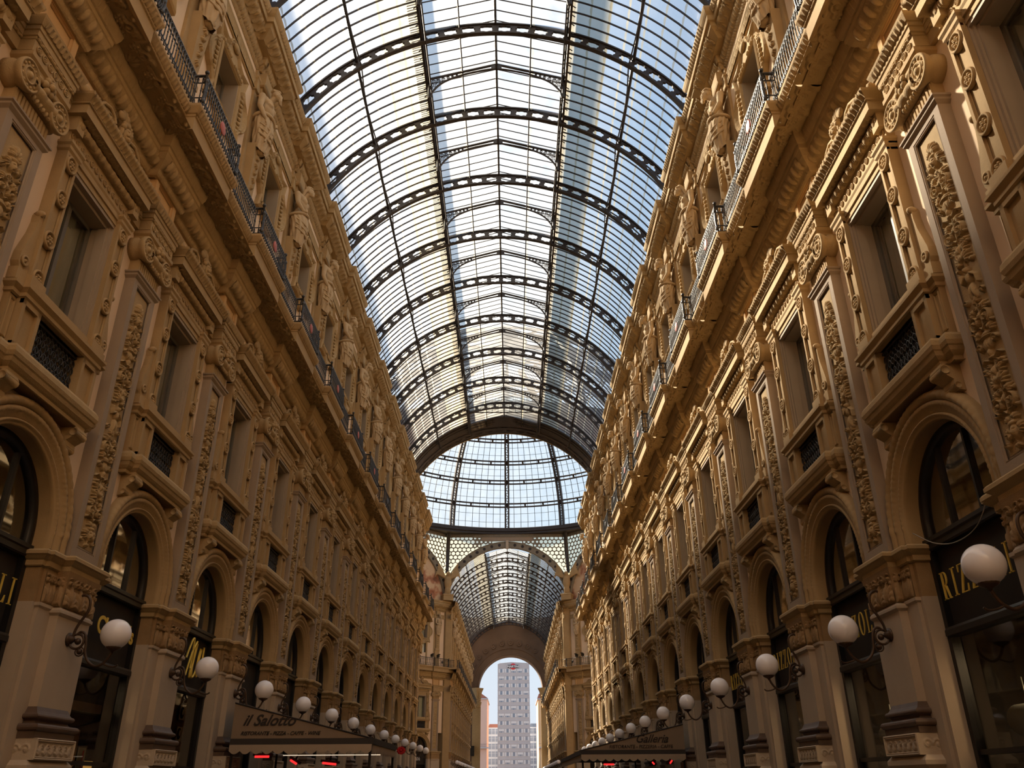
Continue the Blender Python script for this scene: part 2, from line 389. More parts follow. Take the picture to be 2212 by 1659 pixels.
def arabesque(seed, w=.56, h=5.1, nw=52, nh=460):
    """candelabra of vases, masks, figures and paired scrolls in relief"""
    rg = random.Random(seed); R = Relief(w, h, nw, nh); v = .05
    kinds = ['vase', 'scrolls', 'mask', 'scrolls', 'leaves', 'urn', 'scrolls', 'figure', 'leaves', 'scrolls', 'vase', 'scrolls', 'mask', 'leaves']
    i = seed % 5
    R.line([(0, .1), (.015, 1.2), (-.01, 2.6), (.01, 4), (0, h-.35)], .018, .5)
    while v < h-.45:
        k = kinds[i % len(kinds)]; i += 1; j = rg.uniform(-.02, .02)
        if k in ('vase', 'urn'):
            R.ell(0, v+.05, .09, .025, 0, .9).ell(0, v+.12, .035, .07).ell(0, v+.25, .11, .10, 0, 1.0).ell(0, v+.35, .15, .022, 0, 1.2).ell(0, v+.40, .10, .045, 0, .8)
            for q in (-1, 1):
                R.scroll(q*.17, v+.26, .06, 1.2, .015, q, 1, .9); R.leaf(q*.12, v+.40, .14, PI/2-q*.8, .9, 5); R.line([(q*.05, v+.02), (q*.16, v+.08), (q*.23, v+.03)], .014, .8)
            for t in range(5): R.hole(-.08+.04*t, v+.25, .008, .07, .35)
            v += .47
        elif k == 'scrolls':
            for q in (-1, 1):
                R.scroll(q*.13, v+.15, .105, 1.7, .017, q, 1, 1.0, -1.2); R.leaf(q*.10, v+.27, .13, PI/2-q*.9, .9, 5); R.ell(q*.235, v+.04, .026, .026, 0, 1); R.ell(q*.13, v+.15, .03, .03, 0, 1.3)
                R.line([(0, v), (q*.05, v+.05), (q*.12, v+.04), (q*.22, v+.10)], .014, .8); R.leaf(q*.22, v+.24, .07, PI/2-q*.2, .8, 3); R.scroll(q*.05, v+.33, .04, 1.1, .010, q, 1, .7)
            R.leaf(0, v+.16, .12, PI/2, .8, 5); v += .39
        elif k == 'mask':
            R.ell(j, v+.18, .078, .11, 0, 1.1).ell(j, v+.29, .11, .045, 0, 1.0).ell(j, v+.165, .016, .03, 0, 1.4)
            for q in (-1, 1): R.hole(j+q*.032, v+.205, .020, .013, .4); R.leaf(j+q*.075, v+.18, .15, PI/2-q*1.45, .85, 5); R.leaf(j+q*.05, v+.31, .12, PI/2-q*.5, .9, 4); R.scroll(q*.20, v+.06, .045, 1.2, .012, q, 1, .8)
            R.hole(j, v+.115, .028, .010, .35); R.leaf(0, v+.05, .10, -PI/2, .7, 4); v += .43
        elif k == 'leaves':
            for q in (-1, 1):
                R.leaf(q*.03, v+.03, .19, PI/2-q*.75, .95, 6); R.leaf(q*.04, v+.18, .16, PI/2-q*1.1, .85, 5); R.ell(q*.2, v+.30, .028, .028, 0, 1.0); R.ell(q*.16, v+.26, .022, .022, 0, .9); R.ell(q*.22, v+.25, .022, .022, 0, .9)
                R.scroll(q*.10, v+.31, .04, 1.3, .011, q, 1, .9)
            R.ell(0, v+.22, .035, .09, 0, 1.0); v += .36
        else:
            R.ell(j, v+.54, .042, .055, 0, 1.2).ell(j, v+.41, .065, .095, 0, 1.0).ell(j-.03, v+.20, .038, .15, -.15, .95).ell(j+.04, v+.20, .038, .15, .2, .95)
            R.line([(j-.06, v+.47), (j-.16, v+.41), (j-.18, v+.55)], .022, .9); R.line([(j+.06, v+.47), (j+.17, v+.38), (j+.18, v+.26)], .022, .9)
            for q in (-1, 1): R.scroll(q*.2, v+.12, .05, 1.3, .012, q, 1, .8); R.leaf(q*.18, v+.60, .08, PI/2, .8, 4)
            R.leaf(0, v+.02, .13, PI/2, .7, 7); v += .66
    R.leaf(0, h-.40, .22, PI/2, .9, 7)
    e = np.minimum(np.minimum(R.U+w/2, w/2-R.U), np.minimum(R.W, h-R.W)); R.H *= np.clip(e/.02, 0, 1)
    return R
def acanthus(w, h, nw, nh, seed=1):
    R = Relief(w, h, nw, nh); rg = random.Random(seed); n = max(2, int(round(w/.28)))
    for i in range(n):
        c = -w/2+(i+.5)*w/n
        R.leaf(c, 0.02, h*.62, PI/2, 1.0, 7); R.ell(c, h*.33, .03, h*.33, 0, 1.1)
        for q in (-1, 1): R.scroll(c+q*w/n*.30, h*.76, min(.09, h*.16), 1.2, .018, q, 1, .95)
    for i in range(int(w*h*60)): R.ell(rg.uniform(-w/2, w/2), rg.uniform(.3*h, h), .03, .03, 0, .6)
    e = np.minimum(np.minimum(R.U+w/2, w/2-R.U), np.minimum(R.W, h-R.W)); R.H *= np.clip(e/.012, 0, 1)
    return R
def frame_rect(m, y0, y1, z0, z1, p, w, d):
    """raised rectangular moulding on the plane x=p"""
    o = [(y0, z0), (y1, z0), (y1, z1), (y0, z1)]
    def ins(k): return [(y0+k, z0+k), (y1-k, z0+k), (y1-k, z1-k), (y0+k, z1-k)]
    rings = [(o, p), (o, p+d*.6), (ins(w*.3), p+d), (ins(w*.55), p+d*.55), (ins(w*.8), p+d*.8), (ins(w), p)]
    v = [(x, a, b) for ring, x in rings for a, b in ring]
    f = [(i*4+j, i*4+(j+1) % 4, (i+1)*4+(j+1) % 4, (i+1)*4+j) for i in range(len(rings)-1) for j in range(4)]
    m.add(v, f); return m
def roundel(m, p, y, z, r, d=.03, half=None):
    m.lathe([(r, p), (r, p+d), (r*.86, p+d*1.25), (r*.74, p+d*.9), (r*.72, p+d*.35), (r*.01, p+d*.35)], (0, y, z), 'x', 18)
    for j in range(6):
        a = j*PI/3; m.ball((p+d*.5, y+r*.38*math.cos(a), z+r*.38*math.sin(a)), (d*.8, r*.2, r*.2), 6, 4)
    m.ball((p+d*.6, y, z), (d*.9, r*.18, r*.18), 6, 4)
    return m

# ------------------------------------------------------------------ giant pilaster (repeats on every bay line)
Y0, ST, W = 13.878, 4.4695, 7.0
def kit_pilaster(lo=False):
    P = {}
    pl = M('stone_pale'); pl.box(0, .30, -.58, .58, 0, 1.80); pl.wrap([(0, 1.72), (.03, 1.76), (.10, 1.82), (.10, 1.88), (.04, 1.95)], -.58, .58, .30)
    cb = M('stone_pale'); cb.box(0, .40, -.60, .60, 1.95, 2.25); frame_rect(cb, -.60, .60, 1.95, 2.25, .40, .05, .035)
    if not lo:
        R = Relief(1.08, .20, 70, 16)
        for i in range(6):
            c = -.45+.18*i; R.leaf(c, 0, .14, PI/2+.3, 1, 4).scroll(c+.05, .12, .05, 1.1, .013, 1, 1, .9)
        R.put(cb, .401, .025, 2.0)
        for q in (-1, 1):
            Q = Relief(.34, .20, 26, 14); Q.scroll(-.08, .1, .07, 1.2, .015).scroll(.08, .1, .07, 1.2, .015, -1)
            Q.put(cb, q*.601, .02, 2.0, mode='near' if q < 0 else 'far', x0=.2)
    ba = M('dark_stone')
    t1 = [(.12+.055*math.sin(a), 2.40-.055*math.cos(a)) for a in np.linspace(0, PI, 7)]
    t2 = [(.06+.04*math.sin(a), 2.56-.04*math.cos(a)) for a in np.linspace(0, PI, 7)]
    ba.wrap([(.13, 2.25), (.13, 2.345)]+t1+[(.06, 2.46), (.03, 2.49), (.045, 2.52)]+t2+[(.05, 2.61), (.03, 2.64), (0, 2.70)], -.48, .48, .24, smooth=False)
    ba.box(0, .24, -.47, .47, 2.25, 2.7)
    sh = M('shaft_stone'); sh.box(0, .24, -.48, .48, 2.70, 4.12); sh.wrap([(0, 4.06), (.05, 4.10), (.05, 4.14), (.02, 4.18)], -.48, .48, .24)
    pier = M('shaft_stone'); pier.box(-.3, .10, -.86, .86, 0, 4.20); pier.box(-.3, .04, -.95, .95, 0, 4.20)
    pier.wrap([(0, 4.12), (.03, 4.15), (.03, 4.2)], -.86, .86, .10)
    cap = M('capital_stone')
    cap.wrap([(0, 4.18), (.0, 4.3), (.03, 4.6), (.07, 4.76)], -.48, .48, .24); cap.box(-.3, .10, -.86, .86, 4.2, 4.76); cap.box(-.3, .04, -.95, .95, 4.2, 4.76)
    if not lo:
        acanthus(.94, .52, 60, 36, 3).put(cap, .26, .06, 4.2)
        for q in (-1, 1): acanthus(.22, .5, 18, 34, 5).put(cap, q*.50, .05, 4.2, mode='near' if q < 0 else 'far', x0=.13)
        for q in (-1, 1): acanthus(.36, .5, 26, 34, 6).put(cap, .11, .04, 4.2, y0=q*.67)
    imp = M('stone_carved')
    prof = [(0, 4.74), (.03, 4.76), (.03, 4.84), (.06, 4.86), (.10, 4.90), (.13, 4.92), (.13, 4.97), (.10, 5.0), (0, 5.02)]
    imp.path(prof, [(-.3, -.97), (.05, -.97), (.05, -.88), (.11, -.88), (.11, -.50), (.26, -.50), (.26, .50), (.11, .50), (.11, .88), (.05, .88), (.05, .97), (-.3, .97)])
    imp.box(-.3, .11, -.88, .88, 4.75, 5.02); imp.box(0, .26, -.5, .5, 4.75, 5.02); imp.add([(0, -.98, 5.02), (.13, -.98, 5.02), (.13, .98, 5.02), (0, .98, 5.02)], [(0, 1, 2, 3)])
    us = M('stone_grey'); us.box(0, .14, -.48, .48, 5.02, 10.6)
    us.box(.14, .20, -.48, -.34, 5.02, 10.6); us.box(.14, .20, .34, .48, 5.02, 10.6); us.box(.14, .20, -.34, .34, 5.02, 5.20); us.box(.14, .20, -.34, .34, 10.45, 10.6)
    frame_rect(us, -.37, .37, 5.17, 10.48, .17, .075, .03)
    us.wrap([(0, 10.52), (.02, 10.54), (.05, 10.57), (.05, 10.61), (.08, 10.63), (.08, 10.66), (.02, 10.68)], -.48, .48, .20)
    rp = M('stone_carved')
    if lo: rp.orn([(0, 0), (0, 0)], 0, 0, 0, 2, 0, bead(1)) if False else arabesque(2, .56, 5.1, 12, 90).put(rp, .145, .08, 5.28)
    else: arabesque(2).put(rp, .145, .085, 5.28)
    nk = M('stone'); nk.box(0, .18, -.45, .45, 10.66, 11.0)
    for i in range(11):
        y = -.42+i*.084; nk.box(.18, .205, y-.026, y+.026, 10.69, 10.96)
    nk.box(0, .26, -.46, .46, 11.0, 11.5)
    nk.wrap([(0, 11.40), (.03, 11.43), (.03, 11.48), (.07, 11.52), (.07, 11.60), (.02, 11.63)], -.50, .50, .28)
    roll = M('stone_carved')
    roll.grid(lambda U, V: (.27+.11*np.sin(PI*V)*(.82+.18*np.abs(np.cos(9*U))), -.30+.6*U, 11.05+.26*V), 60 if not lo else 16, 8)
    if not lo:
        for i in range(9):
            y = -.36+i*.09; roll.ball((.27, y, 11.03), (.05, .032, .05), 7, 5)
    fl = M('stone_carved')
    for j in range(6):
        a = j*PI/3+.2; fl.ball((.33, .10*math.cos(a), 11.40+.10*math.sin(a)), (.06, .065, .065), 7, 5)
    fl.ball((.38, 0, 11.40), .06, 8, 6); fl.ball((.30, 0, 11.56), (.08, .12, .07), 8, 5)
    for q in (-1, 1): fl.ball((.30, q*.2, 11.38), (.05, .09, .05), 8, 5)
    vol = []
    for q in (-1, 1):
        v = M('stone_carved'); y = q*.45; z = 11.20; r = .265
        v.lathe([(r*.93, 0), (r*.93, .12), (r*.80, .17), (r*.93, .24), (r, .28), (r, .335), (r*.88, .345), (r*.85, .31), (r*.55, .31), (r*.52, .34), (r*.44, .34), (r*.42, .31), (r*.26, .31), (r*.22, .35), (.001, .37)], (0, y, z), 'x', 24)
        if not lo:
            for j in range(12):
                a = j*PI/6; v.ball((.315, y+r*.70*math.cos(a), z+r*.70*math.sin(a)), .028, 6, 4)
        vol.append(('volute', v))
    at = M('attic_ochre'); at.box(0, .14, -.52, .52, 12.24, 13.0)
    at.box(.14, .2, -.52, -.38, 12.24, 13.0); at.box(.14, .2, .38, .52, 12.24, 13.0); at.box(.14, .2, -.38, .38, 12.92, 13.0)
    frame_rect(at, -.40, .40, 12.22, 12.94, .15, .05, .03)
    return [('plinth', pl), ('carved_block', cb), ('base_moulding', ba), ('lower_shaft', sh), ('pier', pier), ('relief_capital', cap), ('impost', imp),
            ('upper_shaft', us, [('relief_panel', rp)]), ('ionic_capital', nk, [('garland', roll), ('flower', fl)]), *vol, ('attic_block', at)]

# ------------------------------------------------------------------ arched shop front
AZ, RO, RI = 5.26, 1.74, 1.28
def arch_sweep(m, prof, n=64, zfoot=5.02, gad=None):
    """profile [(r, x)] swept round the arch and down to the impost"""
    A = np.linspace(0, PI, n); pts = [(1, 0, zfoot)]; k = len(prof); cols = []
    cols.append([(x, r, zfoot) for r, x in prof])
    for i, a in enumerate(A):
        c = []
        for j, (r, x) in enumerate(prof):
            d = gad[1]*(abs(math.sin(a*gad[2]))**.6) if gad and j in gad[0] else 0
            c.append((x+d, r*math.cos(a), AZ+r*math.sin(a)))
        cols.append(c)
    cols.append([(x, -r, zfoot) for r, x in prof])
    v = [q for c in cols for q in c]; nn = len(cols)
    f = [(i*k+j, (i+1)*k+j, (i+1)*k+j+1, i*k+j+1) for i in range(nn-1) for j in range(k-1)]
    m.add(v, f, True); return m
def kit_shop(lo=False):
    n = 26 if lo else 220
    ar = M('stone')
    arch_sweep(ar, [(1.74, -.02), (1.74, .07), (1.71, .13), (1.65, .16), (1.59, .13), (1.58, .09)], n, gad=([2, 3], .016, 0 if lo else 36))
    arch_sweep(ar, [(1.58, .09), (1.56, .115), (1.50, .11), (1.48, .085), (1.40, .07), (1.39, .055)], n, gad=([1, 2], .014, 0 if lo else 48))
    arch_sweep(ar, [(1.39, .055), (1.375, .08), (1.35, .08), (1.335, .055), (1.30, .05), (RI, .03), (RI, -.02)], n, gad=([1, 2], .012, 0 if lo else 55))
    rv = M('reveal_grey'); arch_sweep(rv, [(RI, -.02), (RI, -.32)], 32)
    rv.mat = 'stone'
    fr = M('black_frame')
    arch_sweep(fr, [(RI+.02, -.26), (RI+.02, -.20), (RI-.10, -.20), (RI-.13, -.24), (RI-.13, -.32)], 40, 4.9)
    for q in (-1, 1): fr.box(-.34, -.20, q*(RI+.02)-.07, q*(RI+.02)+.07, 0, 4.95) if False else fr.box(-.34, -.20, min(q*1.30, q*1.18), max(q*1.30, q*1.18), 0, 4.98)
    tr = M('black_frame'); tr.wrap([(0, 4.88), (.03, 4.9), (.03, 4.98), (.06, 5.0), (.06, 5.06), (0, 5.09)], -1.2, 1.2, -.20, -.34)
    be = M('black_frame'); be.wrap([(0, 3.56), (.04, 3.58), (.04, 3.66), (.02, 3.70)], -1.2, 1.2, -.20, -.34)
    sk = M('black_frame'); sk.box(-.34, -.22, -1.2, 1.2, .0, .5); ml = M('black_frame'); ml.box(-.33, -.23, -1.2, 1.2, 1.93, 2.0)
    mu = []
    for q in (-1, 1):
        y = q*.42; top = AZ+math.sqrt((RI-.12)**2-y*y)
        m = M('black_frame'); m.box(-.31, -.23, y-.025, y+.025, 5.08, top); mu.append(('mullion', m))
    fan = M('window_glass'); pts = [(-1.16, 5.08), (1.16, 5.08)]+[((RI-.12)*math.cos(a), AZ+(RI-.12)*math.sin(a)) for a in np.linspace(0, PI, 24)]
    fan.add([(-.28, y, z) for y, z in pts], [tuple(range(len(pts)))])
    sg = M('shop_dark'); sg.box(-.36, -.30, -1.18, 1.18, 3.70, 4.90)
    gl = M('shop_glass'); gl.add([(-.28, -1.18, .5), (-.28, 1.18, .5), (-.28, 1.18, 3.58), (-.28, -1.18, 3.58)], [(0, 1, 2, 3)])
    return [('archivolt', ar), ('soffit', rv), ('frame', fr, mu), ('transom', tr), ('signboard', sg), ('window_rail', be), ('stall_riser', sk), ('lower_rail', ml), ('fanlight_pane', fan), ('display_pane', gl)]

# ------------------------------------------------------------------ tall window with balconet and crowned hood
def head_mesh(m, c, s=1.0):
    x, y, z = c
    m.ball((x, y, z), (.10*s, .085*s, .12*s), 12, 9); m.ball((x+.09*s, y, z-.015*s), (.03*s, .02*s, .04*s), 6, 5); m.ball((x+.06*s, y, z-.085*s), (.05*s, .05*s, .04*s), 8, 5)
    for q in (-1, 1):
        m.ball((x+.075*s, y+q*.035*s, z+.025*s), (.025*s, .022*s, .012*s), 6, 4); m.ball((x, y+q*.10*s, z+.0), (.05*s, .03*s, .10*s), 7, 5)
        m.ball((x+.075*s, y+q*.03*s, z-.03*s), (.03*s, .03*s, .03*s), 6, 4)
    m.ball((x+.085*s, y, z-.06*s), (.02*s, .03*s, .010*s), 6, 4)
    for j in range(7):
        a = PI*j/6; m.ball((x+.03*s, y+.10*s*math.cos(a), z+.07*s+.07*s*math.sin(a)), .045*s, 6, 5)
def kit_window(lo=False):
    rev = M('reveal_grey')
    rev.box(-.42, 0, -.82, -.74, 8.3, 11.0); rev.box(-.42, 0, .74, .82, 8.3, 11.0); rev.box(-.42, 0, -.82, .82, 10.92, 11.02)
    for q in (-1, 1):
        for k in (.02, .06, .10): rev.box(-.05-k, .12-k, min(q*(.86-k), q*(.82-k)), max(q*(.86-k), q*(.82-k)), 8.35, 11.05-k)
    rev.box(.0, .10, -.86, .86, 10.98, 11.12)
    sf = M('sash_frame')
    for a, b, c, d in ((-.75, -.66, 8.35, 10.95), (.66, .75, 8.35, 10.95), (-.75, .75, 10.84, 10.95), (-.75, .75, 8.35, 8.48), (-.05, .05, 8.4, 10.9)): sf.box(-.36, -.28, a, b, c, d)
    pane = M('window_glass'); pane.add([(-.31, -.70, 8.4), (-.31, .70, 8.4), (-.31, .70, 10.9), (-.31, -.70, 10.9)], [(0, 1, 2, 3)])
    bl = M('blind'); bl.grid(lambda U, V: (-.44+.035*np.sin(U*34), -.75+1.5*U, 8.3+2.65*V), 60 if not lo else 8, 2)
    jam = []
    for q in (-1, 1):
        j = M('stone'); a, b = sorted((q*.82, q*1.18)); c = q*1.0
        j.box(0, .14, a, b, 8.42, 11.15); j.box(.14, .19, a, a+.06, 8.42, 11.15); j.box(.14, .19, b-.06, b, 8.42, 11.15); j.box(.14, .19, a, b, 11.05, 11.15); j.box(.14, .19, a, b, 8.42, 8.50)
        j.wrap([(0, 11.10), (.03, 11.14), (.03, 11.2), (.06, 11.24), (.06, 11.29), (0, 11.32)], a, b, .19)
        if not lo:
            frame_rect(j, a+.05, b-.05, 8.48, 11.06, .15, .03, .02)
            for z in (8.66, 9.40, 10.22, 10.92): roundel(j, .15, c, z, .155, .06)
        else:
            for z in (9.40, 10.22): j.lathe([(.155, .15), (.155, .21), (.01, .22)], (0, c, z), 'x', 10)
        jam.append(('jamb', j))
        e = M('stone'); pr = [(1.18, 8.62), (1.40, 8.62), (1.45, 8.72), (1.44, 8.9), (1.38, 9.1), (1.31, 9.32), (1.275, 9.55), (1.28, 9.68), (1.255, 9.75), (1.22, 9.72), (1.18, 9.80)]
        e.prism([(q*y, z) for y, z in pr], 'x', 0, .13)
        if not lo:
            e.lathe([(.09, .13), (.09, .16), (.06, .165), (.055, .14), (.03, .14), (.02, .17), (.001, .175)], (0, q*1.33, 8.78), 'x', 16)
            e.ball((.10, q*1.25, 9.72), (.09, .055, .065), 9, 6)
        jam.append(('scroll_bracket', e))
    ar = M('stone')
    ar.wrap([(0, 11.05), (0, 11.15), (.03, 11.16), (.03, 11.26), (.05, 11.3), (.01, 11.32)], -1.18, 1.18, .12)
    ar.box(0, .15, -1.2, 1.2, 11.3, 11.62)
    if not lo:
        for i in range(14): roundel(ar, .15, -1.105+i*.17, 11.45, .06, .02)
    ho = M('stone_carved')
    ho.box(0, .20, -1.22, 1.22, 11.60, 11.80)
    ho.orn([(0, 11.60), (.07, 11.63), (.10, 11.70), (.08, 11.74)], -1.2, 1.2, .17, 24 if lo else 180, .03, beadreel(.20))
    for q in (-1, 1): ho.box(0, .26, *sorted((q*1.02, q*1.24)), 11.5, 11.82)
    ho.wrap([(.0, 11.80), (.04, 11.80), (.04, 11.98), (.07, 11.99), (.07, 12.02)], -1.28, 1.28, .36)
    ho.orn([(.07, 12.02), (.10, 12.07), (.15, 12.12), (.16, 12.18)], -1.38, 1.38, .36, 30 if lo else 170, .022, leafy(.11))
    ho.wrap([(.07, 12.02), (.15, 12.13), (.16, 12.18), (.05, 12.22)], -1.275, 1.275, .355)
    if not lo:
        R = Relief(2.3, .18, 150, 12)
        for i in range(15): R.leaf(-1.07+i*.153, .02, .15, PI/2, 1, 5)
        R.put(ho, 11.795, .03, 0, mode='soffit', x0=.20)
    cr = M('stone_carved')
    for q in (-1, 1):
        pl = [(1.36, 12.2), (1.36, 12.32), (1.25, 12.36), (1.0, 12.38), (.85, 12.46), (.72, 12.62), (.52, 12.70), (.34, 12.66), (.26, 12.56), (.2, 12.2)]
        cr.prism([(q*a, b) for a, b in pl], 'x', .14, .24)
        cr.tube([(.26, q*a, b) for a, b in pl[1:-1]], .035, 6)
        cr.lathe([(.15, .22), (.15, .29), (.12, .30), (.11, .25), (.06, .25), (.04, .31), (.001, .33)], (0, q*.48, 12.44), 'x', 14)
        for a, b, r in ((.92, 12.30, .07), (.74, 12.38, .06), (1.12, 12.29, .05), (.24, 12.36, .06)): cr.ball((.25, q*a, b), (.05, r, r*.8), 7, 5)
        cr.ball((.26, q*1.33, 12.30), (.09, .09, .09), 8, 6)
    head_mesh(cr, (.32, 0, 12.52), 1.35)
    for j in range(5):
        a = PI/2+(j-2)*.5; cr.ball((.26, .16*math.cos(a), 12.80+.16*math.sin(a)), (.05, .05+.06*abs(math.cos(a)), .05+.08*abs(math.sin(a))), 8, 6)
    cr.ball((.28, 0, 12.80), .06, 8, 6)
    # balconet
    ra = M('stone'); ra.path([(0, 8.20), (.03, 8.22), (.03, 8.28), (.06, 8.31), (.09, 8.34), (.09, 8.39), (0, 8.43)], [(0, -1.38), (.12, -1.38), (.12, -1.2), (.22, -1.2), (.22, 1.2), (.12, 1.2), (.12, 1.38), (0, 1.38)])
    ra.box(-.3, .22, -1.2, 1.2, 8.21, 8.43); ra.box(0, .12, -1.38, 1.38, 8.21, 8.43); ra.box(0, .24, -1.2, -.80, 8.42, 8.62); ra.box(0, .24, .80, 1.2, 8.42, 8.62); ra.box(0, .15, -1.44, 1.44, 8.42, 8.62)
    dies = []
    for q in (-1, 1):
        d = M('stone'); a, b = sorted((q*.70, q*1.2)); d.box(0, .16, a, b, 7.42, 8.22)
        for (y0, y1, z0, z1) in ((a, a+.08, 7.42, 8.22), (b-.08, b, 7.42, 8.22), (a, b, 8.12, 8.22), (a, b, 7.42, 7.48)): d.box(.16, .22, y0, y1, z0, z1)
        a, b = sorted((q*1.2, q*1.38)); d.box(0, .10, a, b, 7.42, 8.22); frame_rect(d, a+.02, b-.02, 7.5, 8.15, .10, .03, .02)
        dies.append(('die', d))
    gr = M('iron')
    if lo: gr.box(.06, .08, -.70, .70, 7.44, 8.2)
    else:
        gr.box(.06, .10, -.7, .7, 7.46, 7.5); gr.box(.06, .10, -.7, .7, 8.14, 8.18)
        for i in range(12):
            y = -.64+i*.1164; gr.tube([(.08, y, 7.5), (.08, y, 8.14)], .009, 5)
            for z in (7.60, 7.73, 7.90, 8.03): gr.tube([(.085, y+.052*math.cos(a), z+.058*math.sin(a)) for a in np.linspace(0, 2*PI, 10)[:-1]], .011, 4, True)
    bk = M('shop_dark'); bk.box(-.02, .0, -.72, .72, 7.4, 8.25)
    sl = M('stone_carved')
    sl.path([(0, 6.99), (.02, 7.0), (.02, 7.06), (.05, 7.08), (.09, 7.12), (.11, 7.18), (.13, 7.2), (.15, 7.26), (.14, 7.34), (.10, 7.40), (0, 7.43)], [(0, -1.34), (.12, -1.34), (.12, -1.16), (.24, -1.16), (.24, 1.16), (.12, 1.16), (.12, 1.34), (0, 1.34)])
    sl.box(0, .24, -1.16, 1.16, 6.99, 7.43); sl.box(0, .12, -1.34, 1.34, 6.99, 7.43); sl.add([(0, -1.4, 6.99), (.25, -1.2, 6.99), (.25, 1.2, 6.99), (0, 1.4, 6.99)], [(0, 1, 2, 3)])
    cor = []
    for q in (-1, 1):
        c = M('stone_carved'); a, b = sorted((q*.90, q*1.22))
        c.prism([(0, 6.58), (.10, 6.60), (.15, 6.68), (.14, 6.76), (.20, 6.80), (.28, 6.86), (.30, 6.94), (.27, 7.0), (0, 7.0)], 'y', a, b)
        c.tube([(.24, a-.015, 6.90), (.24, b+.015, 6.90)], .065, 10); c.tube([(.10, a-.01, 6.66), (.10, b+.01, 6.66)], .05, 10)
        cor.append(('corbel', c))
    return [('reveal', rev), ('sash', sf, [('pane', pane)]), ('blind', bl), *jam, ('architrave', ar), ('hood', ho, [('crowned_pediment', cr)]), ('sill_rail', ra), *dies, ('iron_grille', gr), ('grille_backing', bk), ('balconet_slab', sl), *cor]

# ------------------------------------------------------------------ upper cartouche window (wall plane set back .1)
UP = -.10
def cart_outline(k):
    """one of the nested outlines; k shrinks it towards the opening"""
    w, h = 1.17-k, 1.29-k; zc = 18.42; L = []
    def arc(cy, cz, r, a0, a1, n): return [(cy+r*math.cos(a), cz+r*math.sin(a)) for a in np.linspace(a0, a1, n)]
    pts = [(w, -h), (w*.88, -h*.62)]
    pts += [(w*.88+(.50-k*.2)*math.cos(a)*1.0, .62*math.sin(a)*.9) for a in np.linspace(-PI/2+.35, PI/2-.35, 9)]
    pts += [(w*.88, h*.62), (w, h), (w*.6, h*.93)]
    pts += [(.42*math.cos(a), h*.9+(.45-k*.3)*math.sin(a)) for a in np.linspace(.25, PI-.25, 9)]
    pts += [(-w*.6, h*.93), (-w, h), (-w*.88, h*.62)]
    pts += [(-w*.88-(.50-k*.2)*math.cos(a), .62*math.sin(a)*.9) for a in np.linspace(PI/2-.35, -PI/2+.35, 9)]
    pts += [(-w*.88, -h*.62), (-w, -h), (-w*.6, -h*.93)]
    pts += [(.42*math.cos(a), -h*.9-(.40-k*.3)*math.sin(a)) for a in np.linspace(PI-.25, .25, 9)]
    pts += [(w*.6, -h*.93)]
    return [(y, z+zc) for y, z in pts]
def kit_upwin(lo=False):
    fr = M('stone_carved')
    lev = [(0, UP), (0, UP+.12), (.05, UP+.16), (.10, UP+.12), (.14, UP+.14), (.20, UP+.08)]
    rings = [cart_outline(k) for k, _ in lev]; n = len(rings[0])
    v = [(x, y, z) for ring, (_, x) in zip(rings, lev) for y, z in ring]
    f = [(i*n+j, i*n+(j+1) % n, (i+1)*n+(j+1) % n, (i+1)*n+j) for i in range(len(lev)-1) for j in range(n)]
    fr.add(v, f)
    # flat field from last ring to the opening rectangle, then the carved band round the opening
    last = rings[-1]; ow, oz0, oz1 = .78, 17.54, 19.26
    def toward(y, z):
        dy, dz = y/ow, (z-18.40)/((oz1-oz0)/2); s = max(abs(dy), abs(dz)); return (y/s, 18.40+(z-18.40)/s)
    inner = [toward(y, z) for y, z in last]
    v = [(UP+.08, y, z) for y, z in last]+[(UP+.06, y, z) for y, z in inner]
    fr.add(v, [(j, (j+1) % n, n+(j+1) % n, n+j) for j in range(n)])
    frame_rect(fr, -.80, .80, 17.52, 19.28, UP+.05, .12, .07)
    if not lo:
        for q in (-1, 1):
            for i in range(9): fr.ball((UP+.10, q*1.02, 17.75+i*.16), (.05, .09, .06), 7, 5)
            for s in (17.45, 19.35):
                for i in range(4): fr.ball((UP+.10, q*(.2+i*.17), s), (.05, .07, .07), 7, 5)
        for s in (16.98, 19.82): fr.ball((UP+.12, 0, s), (.08, .2, .13), 9, 6)
    rv = M('reveal_grey')
    for a, b, c, d in ((-.70, -.66, 17.6, 19.2), (.66, .70, 17.6, 19.2), (-.7, .7, 19.16, 19.2), (-.7, .7, 17.6, 17.64)): rv.box(UP-.45, UP+.06, a, b, c, d)
    sf = M('sash_frame')
    for a, b, c, d in ((-.68, -.60, 17.62, 19.18), (.60, .68, 17.62, 19.18), (-.68, .68, 19.10, 19.18), (-.68, .68, 17.62, 17.70), (-.04, .04, 17.62, 19.18)): sf.box(UP-.38, UP-.32, a, b, c, d)
    pn = M('window_glass'); pn.add([(UP-.35, -.62, 17.66), (UP-.35, .62, 17.66), (UP-.35, .62, 19.12), (UP-.35, -.62, 19.12)], [(0, 1, 2, 3)])
    bl = M('blind'); bl.box(UP-.5, UP-.46, -.68, .68, 17.6, 19.2)
    return [('cartouche_frame', fr), ('reveal', rv), ('sash', sf, [('pane', pn)]), ('blind', bl)]

